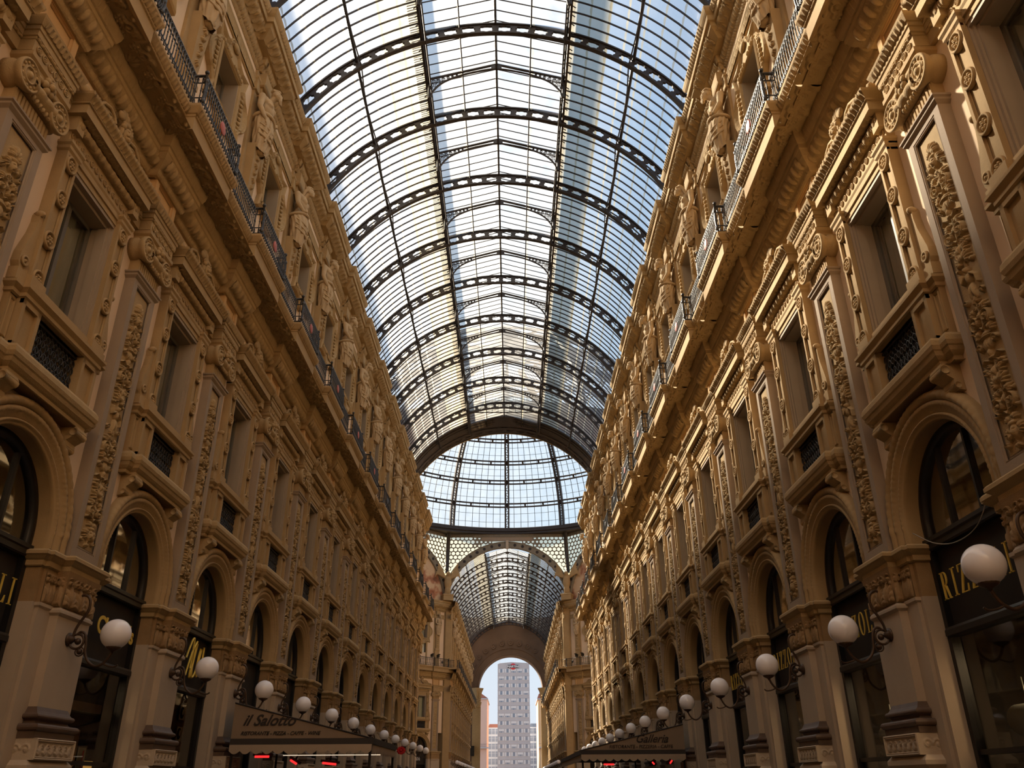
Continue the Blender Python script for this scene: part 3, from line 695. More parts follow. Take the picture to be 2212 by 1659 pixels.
# ------------------------------------------------------------------ telamon statues (blended solids, voxel-skinned into one body)
def remeshed(m, vox, name, smooth=2):
    me = m.mesh(name); o = bpy.data.objects.new(name, me); COL.objects.link(o)
    r = o.modifiers.new('r', 'REMESH'); r.mode = 'VOXEL'; r.voxel_size = vox; r.use_smooth_shade = True
    s = o.modifiers.new('s', 'SMOOTH'); s.iterations = smooth; s.factor = .5
    dg = bpy.context.evaluated_depsgraph_get(); dg.update()
    out = bpy.data.meshes.new_from_object(o.evaluated_get(dg)); out.name = name
    bpy.data.objects.remove(o)
    out.materials.clear(); out.materials.append(MAT[m.mat]); return out
class Raw:
    """wraps a finished mesh so it can sit in a kit"""
    def __init__(s, me, mat):
        s.me = me; s.mat = mat; n = len(me.vertices); co = np.empty(n*3); me.vertices.foreach_get('co', co)
        s.V = [co.reshape(-1, 3)]; s.n = n; s.F = [tuple(p.vertices) for p in me.polygons]; s.S = [True]*len(s.F)
    def mesh(s, name='m'): return s.me
def limb(m, pts, rad, n=10):
    P = [Vector(p) for p in pts]; Q = []; T = []
    for i in range(len(P)-1):
        for k in range(6):
            t = k/6; Q.append(P[i].lerp(P[i+1], t)); T.append(rad[i]*(1-t)+rad[i+1]*t)
    Q.append(P[-1]); T.append(rad[-1]); m.tube(Q, 1, n, False, T)
    for p, r in zip(P, rad): m.ball(p, r, n, 7)
def make_statue(female=False):
    b = M('statue_stone')
    # trunk leaning out, head bowed under the cornice
    for x, z, rx, ry, rz in ((.20, 18.75, .20, .26, .30), (.22, 19.10, .20, .25, .26), (.24, 19.38, .19, .24, .24), (.26, 19.70, .21, .28, .24), (.26, 19.93, .19, .31, .17), (.22, 20.03, .15, .35, .12)):
        b.ball((x, 0, z), (rx, ry, rz), 18, 12)
    for q in (-1, 1): b.ball((.39, q*.13, 19.80), (.10, .13, .09) if not female else (.12, .12, .12), 12, 8)
    limb(b, [(.27, 0, 20.04), (.42, 0, 20.20)], [.10, .09])
    hx, hz = .50, 20.30
    b.ball((hx-.03, 0, hz+.05), (.145, .125, .15), 16, 12); b.ball((hx+.05, 0, hz-.03), (.11, .10, .14), 14, 10)
    b.ball((hx+.15, 0, hz-.04), (.035, .028, .05), 8, 6); b.ball((hx+.12, 0, hz-.14), (.06, .06, .06), 10, 8)
    for q in (-1, 1):
        b.ball((hx+.12, q*.05, hz+.02), (.035, .04, .02), 8, 6); b.ball((hx+.0, q*.12, hz-.02), (.04, .02, .05), 8, 6); b.ball((hx+.10, q*.05, hz-.07), (.05, .045, .05), 8, 6)
    h = Vector((hx, 0, hz))
    # arms: near one bent with fist at the waist, other hand resting on the thigh
    limb(b, [(.20, -.36, 19.98), (.27, -.45, 19.55), (.44, -.30, 19.30)], [.115, .085, .065]); fist = (.49, -.22, 19.32)
    b.ball(fist, (.065, .06, .07), 10, 8)
    for k in range(4): limb(b, [(fist[0]+.02, fist[1]+.02, fist[2]+.05-.033*k), (fist[0]+.075, fist[1]+.01, fist[2]+.05-.033*k), (fist[0]+.06, fist[1]-.045, fist[2]+.05-.033*k)], [.02, .019, .017], 6)
    limb(b, [(fist[0]-.02, fist[1], fist[2]+.07), (fist[0]+.05, fist[1]-.03, fist[2]+.085)], [.022, .018], 6)
    limb(b, [(.20, .36, 19.98), (.22, .47, 19.52), (.38, .36, 19.15)], [.115, .085, .062]); pal = (.42, .30, 19.05)
    b.ball(pal, (.045, .06, .075), 10, 8)
    for k, l in enumerate((.10, .125, .12, .095)): limb(b, [(pal[0]+.02, pal[1]+.045-.03*k, pal[2]-.05), (pal[0]+.03, pal[1]+.045-.034*k, pal[2]-.05-l*.55), (pal[0]+.0, pal[1]+.045-.036*k, pal[2]-.05-l)], [.019, .017, .014], 6)
    limb(b, [(pal[0], pal[1]-.06, pal[2]+.01), (pal[0]+.03, pal[1]-.10, pal[2]-.05)], [.021, .016], 6)
    body = remeshed(b, .022, 'body', 3)
    hr = M('statue_stone')
    for j in range(40):
        a = RNG.uniform(0, 2*PI); t = RNG.uniform(.05, 1.25); r = .15
        x = hx-.04+r*math.cos(a)*math.sin(t)*.95; y = r*.9*math.sin(a)*math.sin(t); z = hz+.07+r*math.cos(t)
        if x > hx+.08 and z < hz+.10: continue
        hr.ball((x, y, z), RNG.uniform(.035, .055), 7, 5)
    if female:
        for q in (-1, 1): limb(hr, [(hx-.05, q*.08, hz+.12), (hx-.14, q*.13, hz-.05), (hx-.2, q*.16, hz-.3)], [.08, .065, .04], 7)
    else:
        for j in range(14): hr.ball((hx+.12+RNG.uniform(-.03, .03), RNG.uniform(-.06, .06), hz-.17-RNG.uniform(0, .12)), .035, 6, 5)
    hair = remeshed(hr, .018, 'hair', 1)
    d = M('statue_stone')
    def skirt(U, V):
        a = 2*PI*U; z = 19.28-V*1.15
        env = np.where(V < .18, .92+V*.9, 1.08-.30*(V-.18)-.35*np.clip(V-.72, 0, 1)); fold = 1+.07*np.sin(a*7+V*5)*np.clip(V*2, .2, 1)+.04*np.sin(a*13-V*9)
        return .21+.27*env*fold*np.cos(a)+.05*np.sin(PI*V), .36*env*fold*np.sin(a), z+.10*np.sin(a+.6)*(1-V)-.10*np.cos(a)*V
    d.grid(skirt, 90, 40)
    d.tube([(.21+.31*math.cos(a), .37*math.sin(a), 19.24+.10*math.sin(a+.6)) for a in np.linspace(0, 2*PI, 40)[:-1]], .055, 8, True)
    for k in range(5): limb(d, [(.48, .02+.02*k, 19.18), (.52, -.05+.05*k, 18.8), (.44, -.12+.09*k, 18.35)], [.05, .04, .025], 7)
    for k in range(3): d.tube([(.21+(.33-.01*k)*math.cos(a), .37*math.sin(a), 18.98-.18*k-.18*math.cos(a)) for a in np.linspace(-1.4, 1.4, 20)], .03, 6)
    d.ball((.28, 0, 18.15), (.17, .16, .13), 12, 8)
    ped = M('stone')
    ped.add([(UP, -.20, 16.55), (.16, -.20, 16.55), (.16, .20, 16.55), (UP, .20, 16.55), (UP, -.30, 18.25), (.22, -.30, 18.25), (.22, .30, 18.25), (UP, .30, 18.25)], [(0, 1, 5, 4), (1, 2, 6, 5), (2, 3, 7, 6), (4, 5, 6, 7), (3, 2, 1, 0)])
    R = Relief(.30, 1.45, 24, 90)
    for i in range(5): R.leaf(0, 1.32-i*.26, .16, -PI/2, 1, 5); R.ell(.04*(-1)**i, 1.2-i*.26, .05, .05, 0, 1)
    u = (R.W/1.45); P = np.stack([.165+.05*u+.07*R.H, R.U*(.8+.5*u), R.W+16.65], -1); nu, nv = R.U.shape
    ped.add(P.reshape(-1, 3), [(i*nv+j, (i+1)*nv+j, (i+1)*nv+j+1, i*nv+j+1) for i in range(nu-1) for j in range(nv-1)], True)
    ped.wrap([(0, 16.2), (.04, 16.25), (.04, 16.4), (.0, 16.5), (0, 16.56)], -.30, .30, .14, UP)
    ped.box(UP, .14, -.34, .34, 14.3, 16.25)
    bk = M('stone'); bk.box(UP, UP+.08, -.46, .46, 16.0, 20.95); bk.box(UP, .20, -.30, .30, 20.48, 20.95); bk.wrap([(0, 20.42), (.04, 20.46), (.04, 20.56), (0, 20.6)], -.30, .30, .16, UP)
    bk.box(UP, .10, -.24, .24, 20.1, 20.5)
    return [('body', Raw(body, 'statue_stone'), [('hair', Raw(hair, 'statue_stone')), ('drapery', d)]), ('pedestal', ped), ('backing_pilaster', bk)]

# ------------------------------------------------------------------ continuous mouldings, one bay long (centred on a pilaster), repeated by an array
HB = ST/2
def bay_entablature(lo=False):
    m = M('stone_carved'); n = 30 if lo else 1
    path = [(.08, -HB), (.08, -.56), (.31, -.56), (.31, .56), (.08, .56), (.08, HB)]
    m.path([(-.08, 11.62), (0, 11.62), (0, 11.84), (.01, 11.84), (.01, 11.89), (.03, 11.9), (.03, 12.0), (.05, 12.01), (.05, 12.08), (.07, 12.09), (.12, 12.2), (.13, 12.24), (-.1, 12.26)], path)
    if not lo:
        for y0, y1, b in ((-HB, -.58, .08), (-.56, .56, .31), (.58, HB, .08)):
            nn = int((y1-y0)*60); m.orn([(.07, 12.09), (.12, 12.2)], y0, y1, b, nn, .03, leafy(.10)); m.orn([(.01, 11.835), (.03, 11.865), (.01, 11.895)], y0, y1, b, nn, .015, beadreel(.11))
        for y in (-.42, -.25, -.08, .08, .25, .42): roundel(m, .31, y, 11.73, .07, .02)
    return m
def bay_bed(lo=False):
    """egg-and-dart bed mould under the balcony"""
    m = M('stone_carved')
    path = [(.06, -HB), (.06, -.66), (.24, -.66), (.24, .66), (.06, .66), (.06, HB)]
    m.path([(-.08, 12.93), (.0, 12.93), (.03, 12.96), (.05, 13.02), (.06, 13.04), (.10, 13.08), (.20, 13.2), (.25, 13.32), (.27, 13.34), (.27, 13.44), (.30, 13.46), (.34, 13.56), (.36, 13.66), (.36, 13.74)], path)
    n = 22 if lo else 62
    for y0, y1, b in ((-HB, -.68, .06), (-.66, .66, .24), (.68, HB, .06)):
        nn = int((y1-y0)*n); m.orn([(.08, 13.06), (.15, 13.1), (.22, 13.2), (.25, 13.32)], y0, y1, b, nn, .065, egg(.235))
        if not lo: m.orn([(0, 12.94), (.03, 12.97), (.05, 13.03)], y0, y1, b, nn, .022, leafy(.09)); m.orn([(.27, 13.45), (.32, 13.52), (.36, 13.66)], y0, y1, b, nn, .02, leafy(.13))
    return m
def bay_balcony(lo=False):
    m = M('stone')
    path = [(.80, -HB), (.80, -1.16), (1.02, -1.16), (1.02, 1.16), (.80, 1.16), (.80, HB)]
    m.path([(-.10, 13.74), (-.06, 13.70), (0, 13.70), (0, 14.02), (.02, 14.04), (.02, 14.08), (.05, 14.1), (.10, 14.2), (.12, 14.24), (.12, 14.30), (-.5, 14.32), (-1.0, 14.32)], path)
    if not lo:
        for y0, y1, b in ((-HB, -1.18, .80), (-1.16, 1.16, 1.02), (1.18, HB, .80)):
            nn = int((y1-y0)*60); m.orn([(.02, 14.09), (.06, 14.12), (.11, 14.22)], y0, y1, b, nn, .035, leafy(.11)); m.orn([(.0, 14.03), (.03, 14.05), (.02, 14.09)], y0, y1, b, nn, .012, bead(.06))
    m.box(-.2, .85, -HB, HB, 14.1, 14.31)
    so = M('stone_carved')
    W_ = .62; nu, nv = (60, 10) if lo else (300, 34); R = Relief(ST, W_, nu, nv)
    for i in range(7):
        c = -HB+(i+.5)*ST/7
        R.ell(c, .33, .10, .10, 0, .8).hole(c, .33, .075, .075, .35)
        for j in range(6): R.ell(c+.075*math.cos(j*PI/3), .33+.075*math.sin(j*PI/3), .035, .035, 0, 1.0)
        R.ell(c, .33, .03, .03, 0, 1.1); e = c+ST/14
        R.leaf(e, .05, .26, PI/2+.35, 1.0, 6).leaf(e, .56, .20, -PI/2+.3, .9, 5).scroll(e-.12, .40, .12, 1.2, .03, -1, 1, .9); R.ell(c+.02, .56, .05, .04, 0, 1.3)
    R.put(so, 13.735, .055, 0, mode='soffit', x0=.36)
    return m, so
def bay_cornice(lo=False):
    m = M('stone_carved'); b0 = UP
    path = [(b0, -HB), (b0, -1.0), (b0+.20, -1.0), (b0+.20, 1.0), (b0, 1.0), (b0, HB)]
    flat = [(b0, -HB), (b0, -.36), (b0+.13, -.36), (b0+.13, .36), (b0, .36), (b0, HB)]
    m.path([(-.05, 20.14), (.04, 20.15), (.05, 20.18), (.05, 20.52), (.08, 20.56), (.08, 20.62), (-.05, 20.64)], [(b0, -HB), (b0, -.47), (b0+.10, -.47), (b0+.10, .47), (b0, .47), (b0, HB)])
    m.path([(-.05, 20.98), (.02, 20.98), (.05, 21.06), (.08, 21.10), (.08, 21.18), (.12, 21.2), (.17, 21.34), (.18, 21.40)], flat)
    m.path([(-.4, 21.405), (.18, 21.40), (.20, 21.42), (.42, 21.62), (.46, 21.78), (.42, 21.76), (.52, 21.76), (.52, 21.96), (.54, 21.98), (.58, 22.04), (.62, 22.16), (.62, 22.24), (-.6, 22.3)], path)
    for y0, y1, b, w in ((-HB, -1.01, b0, 1), (-1.0, 1.0, b0+.20, 1), (1.01, HB, b0, 1)):
        nn = int((y1-y0)*(16 if lo else 70))
        m.orn([(.20, 21.42), (.30, 21.5), (.42, 21.63), (.45, 21.74)], y0, y1, b, nn, .085, foliage(.30))
        if not lo: m.orn([(.54, 21.98), (.58, 22.05), (.62, 22.17)], y0, y1, b, nn, .03, leafy(.13))
    for y0, y1, b in ((-HB, -.37, b0), (.37, HB, b0), (-.36, .36, b0+.13)):
        nn = int((y1-y0)*(20 if lo else 56)); m.orn([(.08, 21.10), (.14, 21.2), (.18, 21.36)], y0, y1, b, nn, .05, egg(.14))
        if not lo: m.orn([(.0, 20.98), (.04, 21.02), (.07, 21.09)], y0, y1, b, nn, .02, rope(.10))
    if not lo:
        for y0, y1 in ((-HB, -.49), (.49, HB)): m.orn([(.055, 20.19), (.055, 20.5)], y0, y1, b0, int((y1-y0)*64), .03, greek(.26))
    return m

# ------------------------------------------------------------------ plaster wall of one bay (centred between two pilasters) with its openings
def bay_wall():
    m = M('plaster'); hb = HB
    def q(y0, y1, z0, z1, p=0): m.add([(p, y0, z0), (p, y1, z0), (p, y1, z1), (p, y0, z1)], [(0, 1, 2, 3)])
    r = 1.5; A = np.linspace(0, PI, 33)
    top = 7.3
    v = [(0, r*math.cos(a), AZ+r*math.sin(a)) for a in A]+[(0, r*math.cos(a) if 0 < i < 32 else (hb if i == 0 else -hb), top) for i, a in enumerate(A)]
    m.add(v, [(i, i+1, 34+i, 33+i) for i in range(32)])
    m.add([(0, r, AZ), (0, hb, top), (0, hb, AZ)], [(0, 1, 2)]); m.add([(0, -r, AZ), (0, -hb, top), (0, -hb, AZ)], [(0, 2, 1)])
    q(r, hb, 4.7, AZ); q(-hb, -r, 4.7, AZ)
    q(-hb, -.80, top, 11.1); q(.80, hb, top, 11.1); q(-.8, .8, top, 8.4); q(-hb, hb, 11.1, 13.6); q(-hb, hb, 13.6, 14.3, -.05)
    # upper storey, set back
    q(-hb, -.69, 17.62, 19.18, UP); q(.69, hb, 17.62, 19.18, UP); q(-hb, hb, 19.18, 22.2, UP); q(-hb, hb, 14.2, 17.62, UP)
    return m
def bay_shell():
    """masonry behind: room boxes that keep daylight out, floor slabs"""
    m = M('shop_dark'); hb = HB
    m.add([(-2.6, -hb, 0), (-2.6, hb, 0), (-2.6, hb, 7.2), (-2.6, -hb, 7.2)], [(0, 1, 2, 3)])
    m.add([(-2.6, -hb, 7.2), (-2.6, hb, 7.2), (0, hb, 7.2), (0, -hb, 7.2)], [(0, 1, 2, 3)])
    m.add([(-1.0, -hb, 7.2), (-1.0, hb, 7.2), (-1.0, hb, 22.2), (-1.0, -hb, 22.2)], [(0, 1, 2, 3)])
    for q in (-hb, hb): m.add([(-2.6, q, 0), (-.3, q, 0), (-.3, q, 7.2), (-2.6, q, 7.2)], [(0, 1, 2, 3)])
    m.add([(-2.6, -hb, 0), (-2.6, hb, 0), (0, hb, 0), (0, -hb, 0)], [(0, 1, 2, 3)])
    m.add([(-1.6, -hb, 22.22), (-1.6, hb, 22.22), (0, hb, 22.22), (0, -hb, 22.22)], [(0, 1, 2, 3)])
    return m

# ------------------------------------------------------------------ iron railing of one bay
def kit_railing(lo=False):
    path = [(.83, -HB), (.83, -1.12), (1.06, -1.12), (1.06, 1.12), (.83, 1.12), (.83, HB)]
    def tubes(m, z, r, n=6):
        for a, b in zip(path[:-1], path[1:]): m.tube([(a[0], a[1], z), (b[0], b[1], z)], r, n)
    tr = M('iron'); tubes(tr, 15.22, .035); br = M('iron'); tubes(br, 14.42, .022); tubes(br, 14.60, .015); tubes(br, 15.02, .015)
    lt = M('iron')
    for a, b in zip(path[:-1], path[1:]):
        L = abs(b[0]-a[0])+abs(b[1]-a[1]); n = max(2, int(L/(.24 if lo else .105)))
        for i in range(n):
            t = (i+.5)/n; x = a[0]+(b[0]-a[0])*t; y = a[1]+(b[1]-a[1])*t
            bow = .05 if abs(b[1]-a[1]) > .5 else 0
            lt.tube([(x, y, 14.36), (x+bow, y, 14.60), (x+bow, y, 15.0), (x, y, 15.2)], .013 if not lo else .02, 4)
            if not lo:
                for z in (14.51, 15.11): lt.tube([(x+bow*.5+.01, y+.042*math.cos(q), z+.07*math.sin(q)) for q in np.linspace(0, 2*PI, 8)[:-1]], .010, 4, True)
                lt.ball((x+bow, y, 14.80), (.02, .02, .03), 5, 4)
    po = []
    for q in (-1, 1):
        p = M('iron'); p.tube([(1.06, q*1.12, 14.3), (1.10, q*1.14, 14.65), (1.10, q*1.14, 14.9), (1.06, q*1.12, 15.26)], .032, 6); p.ball((1.06, q*1.12, 15.32), .05, 8, 6)
        if not lo:
            for s in (14.5, 14.75, 15.05): p.ball((1.09, q*1.13, s), (.05, .05, .07), 7, 5)
        po.append(('post', p))
    md = M('iron' if lo else 'medal_red'); md.lathe([(.001, 1.09), (.14, 1.095), (.16, 1.12), (.13, 1.13), (.001, 1.14)], (0, 0, 14.8), 'x', 18)
    return [('handrail', tr), ('lower_rail', br), ('baluster_lattice', lt), *po, ('medallion', md)]

# ------------------------------------------------------------------ globe lamp on a wrought bracket
def spline(pts, n=8):
    P = [Vector(p) for p in pts]; P = [2*P[0]-P[1]]+P+[2*P[-1]-P[-2]]; out = []
    for i in range(1, len(P)-2):
        for k in range(n):
            t = k/n; a, b, c, d = P[i-1:i+3]
            out.append(.5*((2*b)+(c-a)*t+(2*a-5*b+4*c-d)*t*t+(3*b-a-3*c+d)*t**3))
    out.append(P[-2]); return out
def kit_lamp(lo=False):
    pl = M('bronze'); pl.lathe([(.11, .235), (.11, .26), (.08, .275), (.06, .30), (.035, .34), (.001, .35)], (0, 0, 3.76), 'x', 14)
    arm = M('bronze'); n = 6 if lo else 9
    arm.tube(spline([(.30, 0, 3.78), (.32, 0, 3.92), (.38, 0, 4.06), (.455, 0, 4.20), (.47, 0, 4.34), (.43, 0, 4.44), (.34, 0, 4.48), (.28, 0, 4.44), (.29, 0, 4.39)], 5), .022, n)
    arm.tube([(.38+.115*math.cos(a), 0, 3.73+.115*math.sin(a)) for a in np.linspace(0, 2*PI, 22)[:-1]], .020, n, True)
    arm.ball((.40, 0, 3.73), .055, 8, 6); arm.ball((.46, 0, 3.57), .05, 8, 6)
    arm.tube(spline([(.36, 0, 3.84), (.42, 0, 3.88), (.50, 0, 3.84), (.54, 0, 3.70), (.56, 0, 3.55), (.63, 0, 3.42), (.76, 0, 3.34), (.88, 0, 3.38), (.96, 0, 3.48), (1.0, 0, 3.58)], 5), .022, n)
    arm.tube(spline([(.88, 0, 3.38), (.98, 0, 3.34), (1.08, 0, 3.33), (1.13, 0, 3.36)], 4), .014, n)
    arm.tube([(.46+.07*math.cos(a), 0, 3.57+.07*math.sin(a)) for a in np.linspace(0, 2*PI, 14)[:-1]], .012, n, True)
    cu = M('bronze'); cu.lathe([(.02, 3.54), (.03, 3.57), (.10, 3.605), (.12, 3.625), (.12, 3.645), (.05, 3.65)], (1.0, 0, 0), 'z', 14)
    gl = M('opal'); gl.ball((1.0, 0, 3.845), .238, 32, 20)
    return [('wall_plate', pl), ('scroll_arm', arm), ('cup', cu), ('globe', gl)]

# ------------------------------------------------------------------ lettering
def serif_polys(ch):
    """outlines of a didone capital in a unit-high box, and its advance"""
    R = lambda a, b, c, d: [(a, c), (b, c), (b, d), (a, d)]
    def ring(cx, cy, rx, ry, tx, ty, a0, a1, n=18):
        out = []
        for i in range(n):
            p, q = a0+(a1-a0)*i/n, a0+(a1-a0)*(i+1)/n
            out.append([(cx+rx*math.cos(p), cy+ry*math.sin(p)), (cx+rx*math.cos(q), cy+ry*math.sin(q)), (cx+(rx-tx)*math.cos(q), cy+(ry-ty)*math.sin(q)), (cx+(rx-tx)*math.cos(p), cy+(ry-ty)*math.sin(p))])
        return out
    s = .035
    if ch == 'I': return [R(.115, .215, 0, 1), R(0, .34, 0, s), R(0, .34, 1-s, 1)], .40
    if ch == 'L': return [R(.09, .19, 0, 1), R(0, .32, 1-s, 1), R(0, .56, 0, s), [(.56, 0), (.58, .28), (.54, .28), (.44, s)]], .62
    if ch == 'Z': return [R(.03, .58, 1-s, 1), R(0, .60, 0, s), [(0, s), (.15, s), (.58, 1-s), (.42, 1-s)], [(.60, 0), (.62, .26), (.58, .26), (.5, s)], [(.03, 1), (.02, .74), (.06, .74), (.14, 1-s)]], .68
    if ch == 'O': return ring(.36, .5, .36, .52, .14, .03, 0, 2*PI, 30), .78
    if ch in 'RPB':
        o = [R(.08, .22, 0, 1), R(0, .34, 0, s), R(0, .22, 1-s, 1)]+ring(.28, .74, .26, .26, .12, .03, -PI/2, PI/2)+[R(.2, .3, 1-s, 1), R(.2, .3, .48, .48+s)]
        if ch == 'R': o += [[(.28, .48), (.42, .48), (.58, .04), (.66, .04), (.66, 0), (.48, 0)]]
        return o, .72 if ch == 'R' else .62
    if ch == 'D': return [R(.08, .22, 0, 1), R(0, .22, 0, s), R(0, .22, 1-s, 1)]+ring(.24, .5, .42, .5, .14, .03, -PI/2, PI/2, 22), .74
    if ch == 'A': return [[(.0, 0), (.06, 0), (.36, 1), (.30, 1)], [(.42, 0), (.60, 0), (.38, 1), (.28, 1)], R(.14, .5, .3, .3+s), R(-.06, .14, 0, s), R(.34, .68, 0, s)], .74
    if ch == 'C': return ring(.36, .5, .36, .52, .14, .03, .6, 2*PI-.6, 26), .72
    return [], .3
def serif(m, text, y, z, h, x0, x1, sp=.06):
    for ch in text:
        ps, w = serif_polys(ch)
        for p in ps: m.prism([(y+a*h*.86, z+b*h) for a, b in p], 'x', x0, x1)
        y += (w*.86+sp)*h
    return y
def serif_len(text, h, sp=.06): return sum((serif_polys(c)[1]*.86+sp)*h for c in text)
def font(name, text, size, mat_, parent, loc, rot, shear=0.0, align='LEFT', bold=0.0, space=1.0):
    c = bpy.data.curves.new(name, 'FONT'); c.body = text; c.size = size; c.shear = shear; c.align_x = align; c.extrude = .006; c.offset = bold
    c.space_character = space; c.materials.append(MAT[mat_]); t_ = bpy.data.objects.new('t', c); COL.objects.link(t_); dg = bpy.context.evaluated_depsgraph_get(); dg.update()
    me = bpy.data.meshes.new_from_object(t_.evaluated_get(dg)); bpy.data.objects.remove(t_); o = link(name, me, parent, loc); o.rotation_euler = rot; return o

# ------------------------------------------------------------------ facades of the arms
def side_xf(side, y):
    """local frame on the east (left) or west (right) wall of an arm"""
    return ((-W, y, 0), 0.0) if side < 0 else ((W, y, 0), PI)
SIDE = {-1: 'left', 1: 'right'}
K_PIL = kit_pilaster(); K_SHOP = kit_shop(); K_WIN = kit_window(); K_UP = kit_upwin(); K_RAIL = kit_railing(); K_LAMP = kit_lamp()
K_ST = make_statue(False); K_ST2 = make_statue(True)
L_PIL = joined(kit_pilaster(True), 'pilaster'); L_SHOP = joined(kit_shop(True), 'arched_shopfront'); L_WIN = joined(kit_window(True), 'tall_window')
L_UP = joined(kit_upwin(True), 'cartouche_window'); L_RAIL = joined(kit_railing(True), 'iron_railing'); L_LAMP = joined(kit_lamp(True), 'globe_lamp')
def decimated(me, ratio):
    o = bpy.data.objects.new('tmp', me); COL.objects.link(o); d = o.modifiers.new('d', 'DECIMATE'); d.ratio = ratio
    dg = bpy.context.evaluated_depsgraph_get(); dg.update(); out = bpy.data.meshes.new_from_object(o.evaluated_get(dg)); bpy.data.objects.remove(o); return out
L_ST = decimated(joined(K_ST, 'statue'), .12)
E_ENT = bay_entablature(); E_BED = bay_bed(); E_BAL, E_SOF = bay_balcony(); E_COR = bay_cornice()
F_ENT = bay_entablature(True); F_BED = bay_bed(True); F_BAL, F_SOF = bay_balcony(True); F_COR = bay_cornice(True)
B_WALL = bay_wall(); B_SHELL = bay_shell()
def arrayed(name, m, loc, rz, count):
    o = struct(name, m, loc, rz); a = o.modifiers.new('bays', 'ARRAY'); a.count = count; a.use_relative_offset = False; a.use_constant_offset = True
    a.constant_offset_displace = (0, ST, 0); return o
def continuous(side, y_first_pil, count, meshes, tagname):
    """cornices and plain walls run the length of an arm (arrayed along the wall)"""
    n = count
    y = y_first_pil if side < 0 else y_first_pil+ST*(n-1)
    loc, rz = side_xf(side, y)
    for nm, m in meshes: arrayed(nm, m, loc, rz, n)
    y = y_first_pil+ST/2 if side < 0 else y_first_pil+ST*(n-1)-ST/2
    loc, rz = side_xf(side, y)
    arrayed('wall_%s%s' % (SIDE[side], tagname), B_WALL, loc, rz, n-1)
    arrayed('wall_%s%s_backing' % (SIDE[side], tagname), B_SHELL, loc, rz, n-1)
K0, K1 = -2, 12
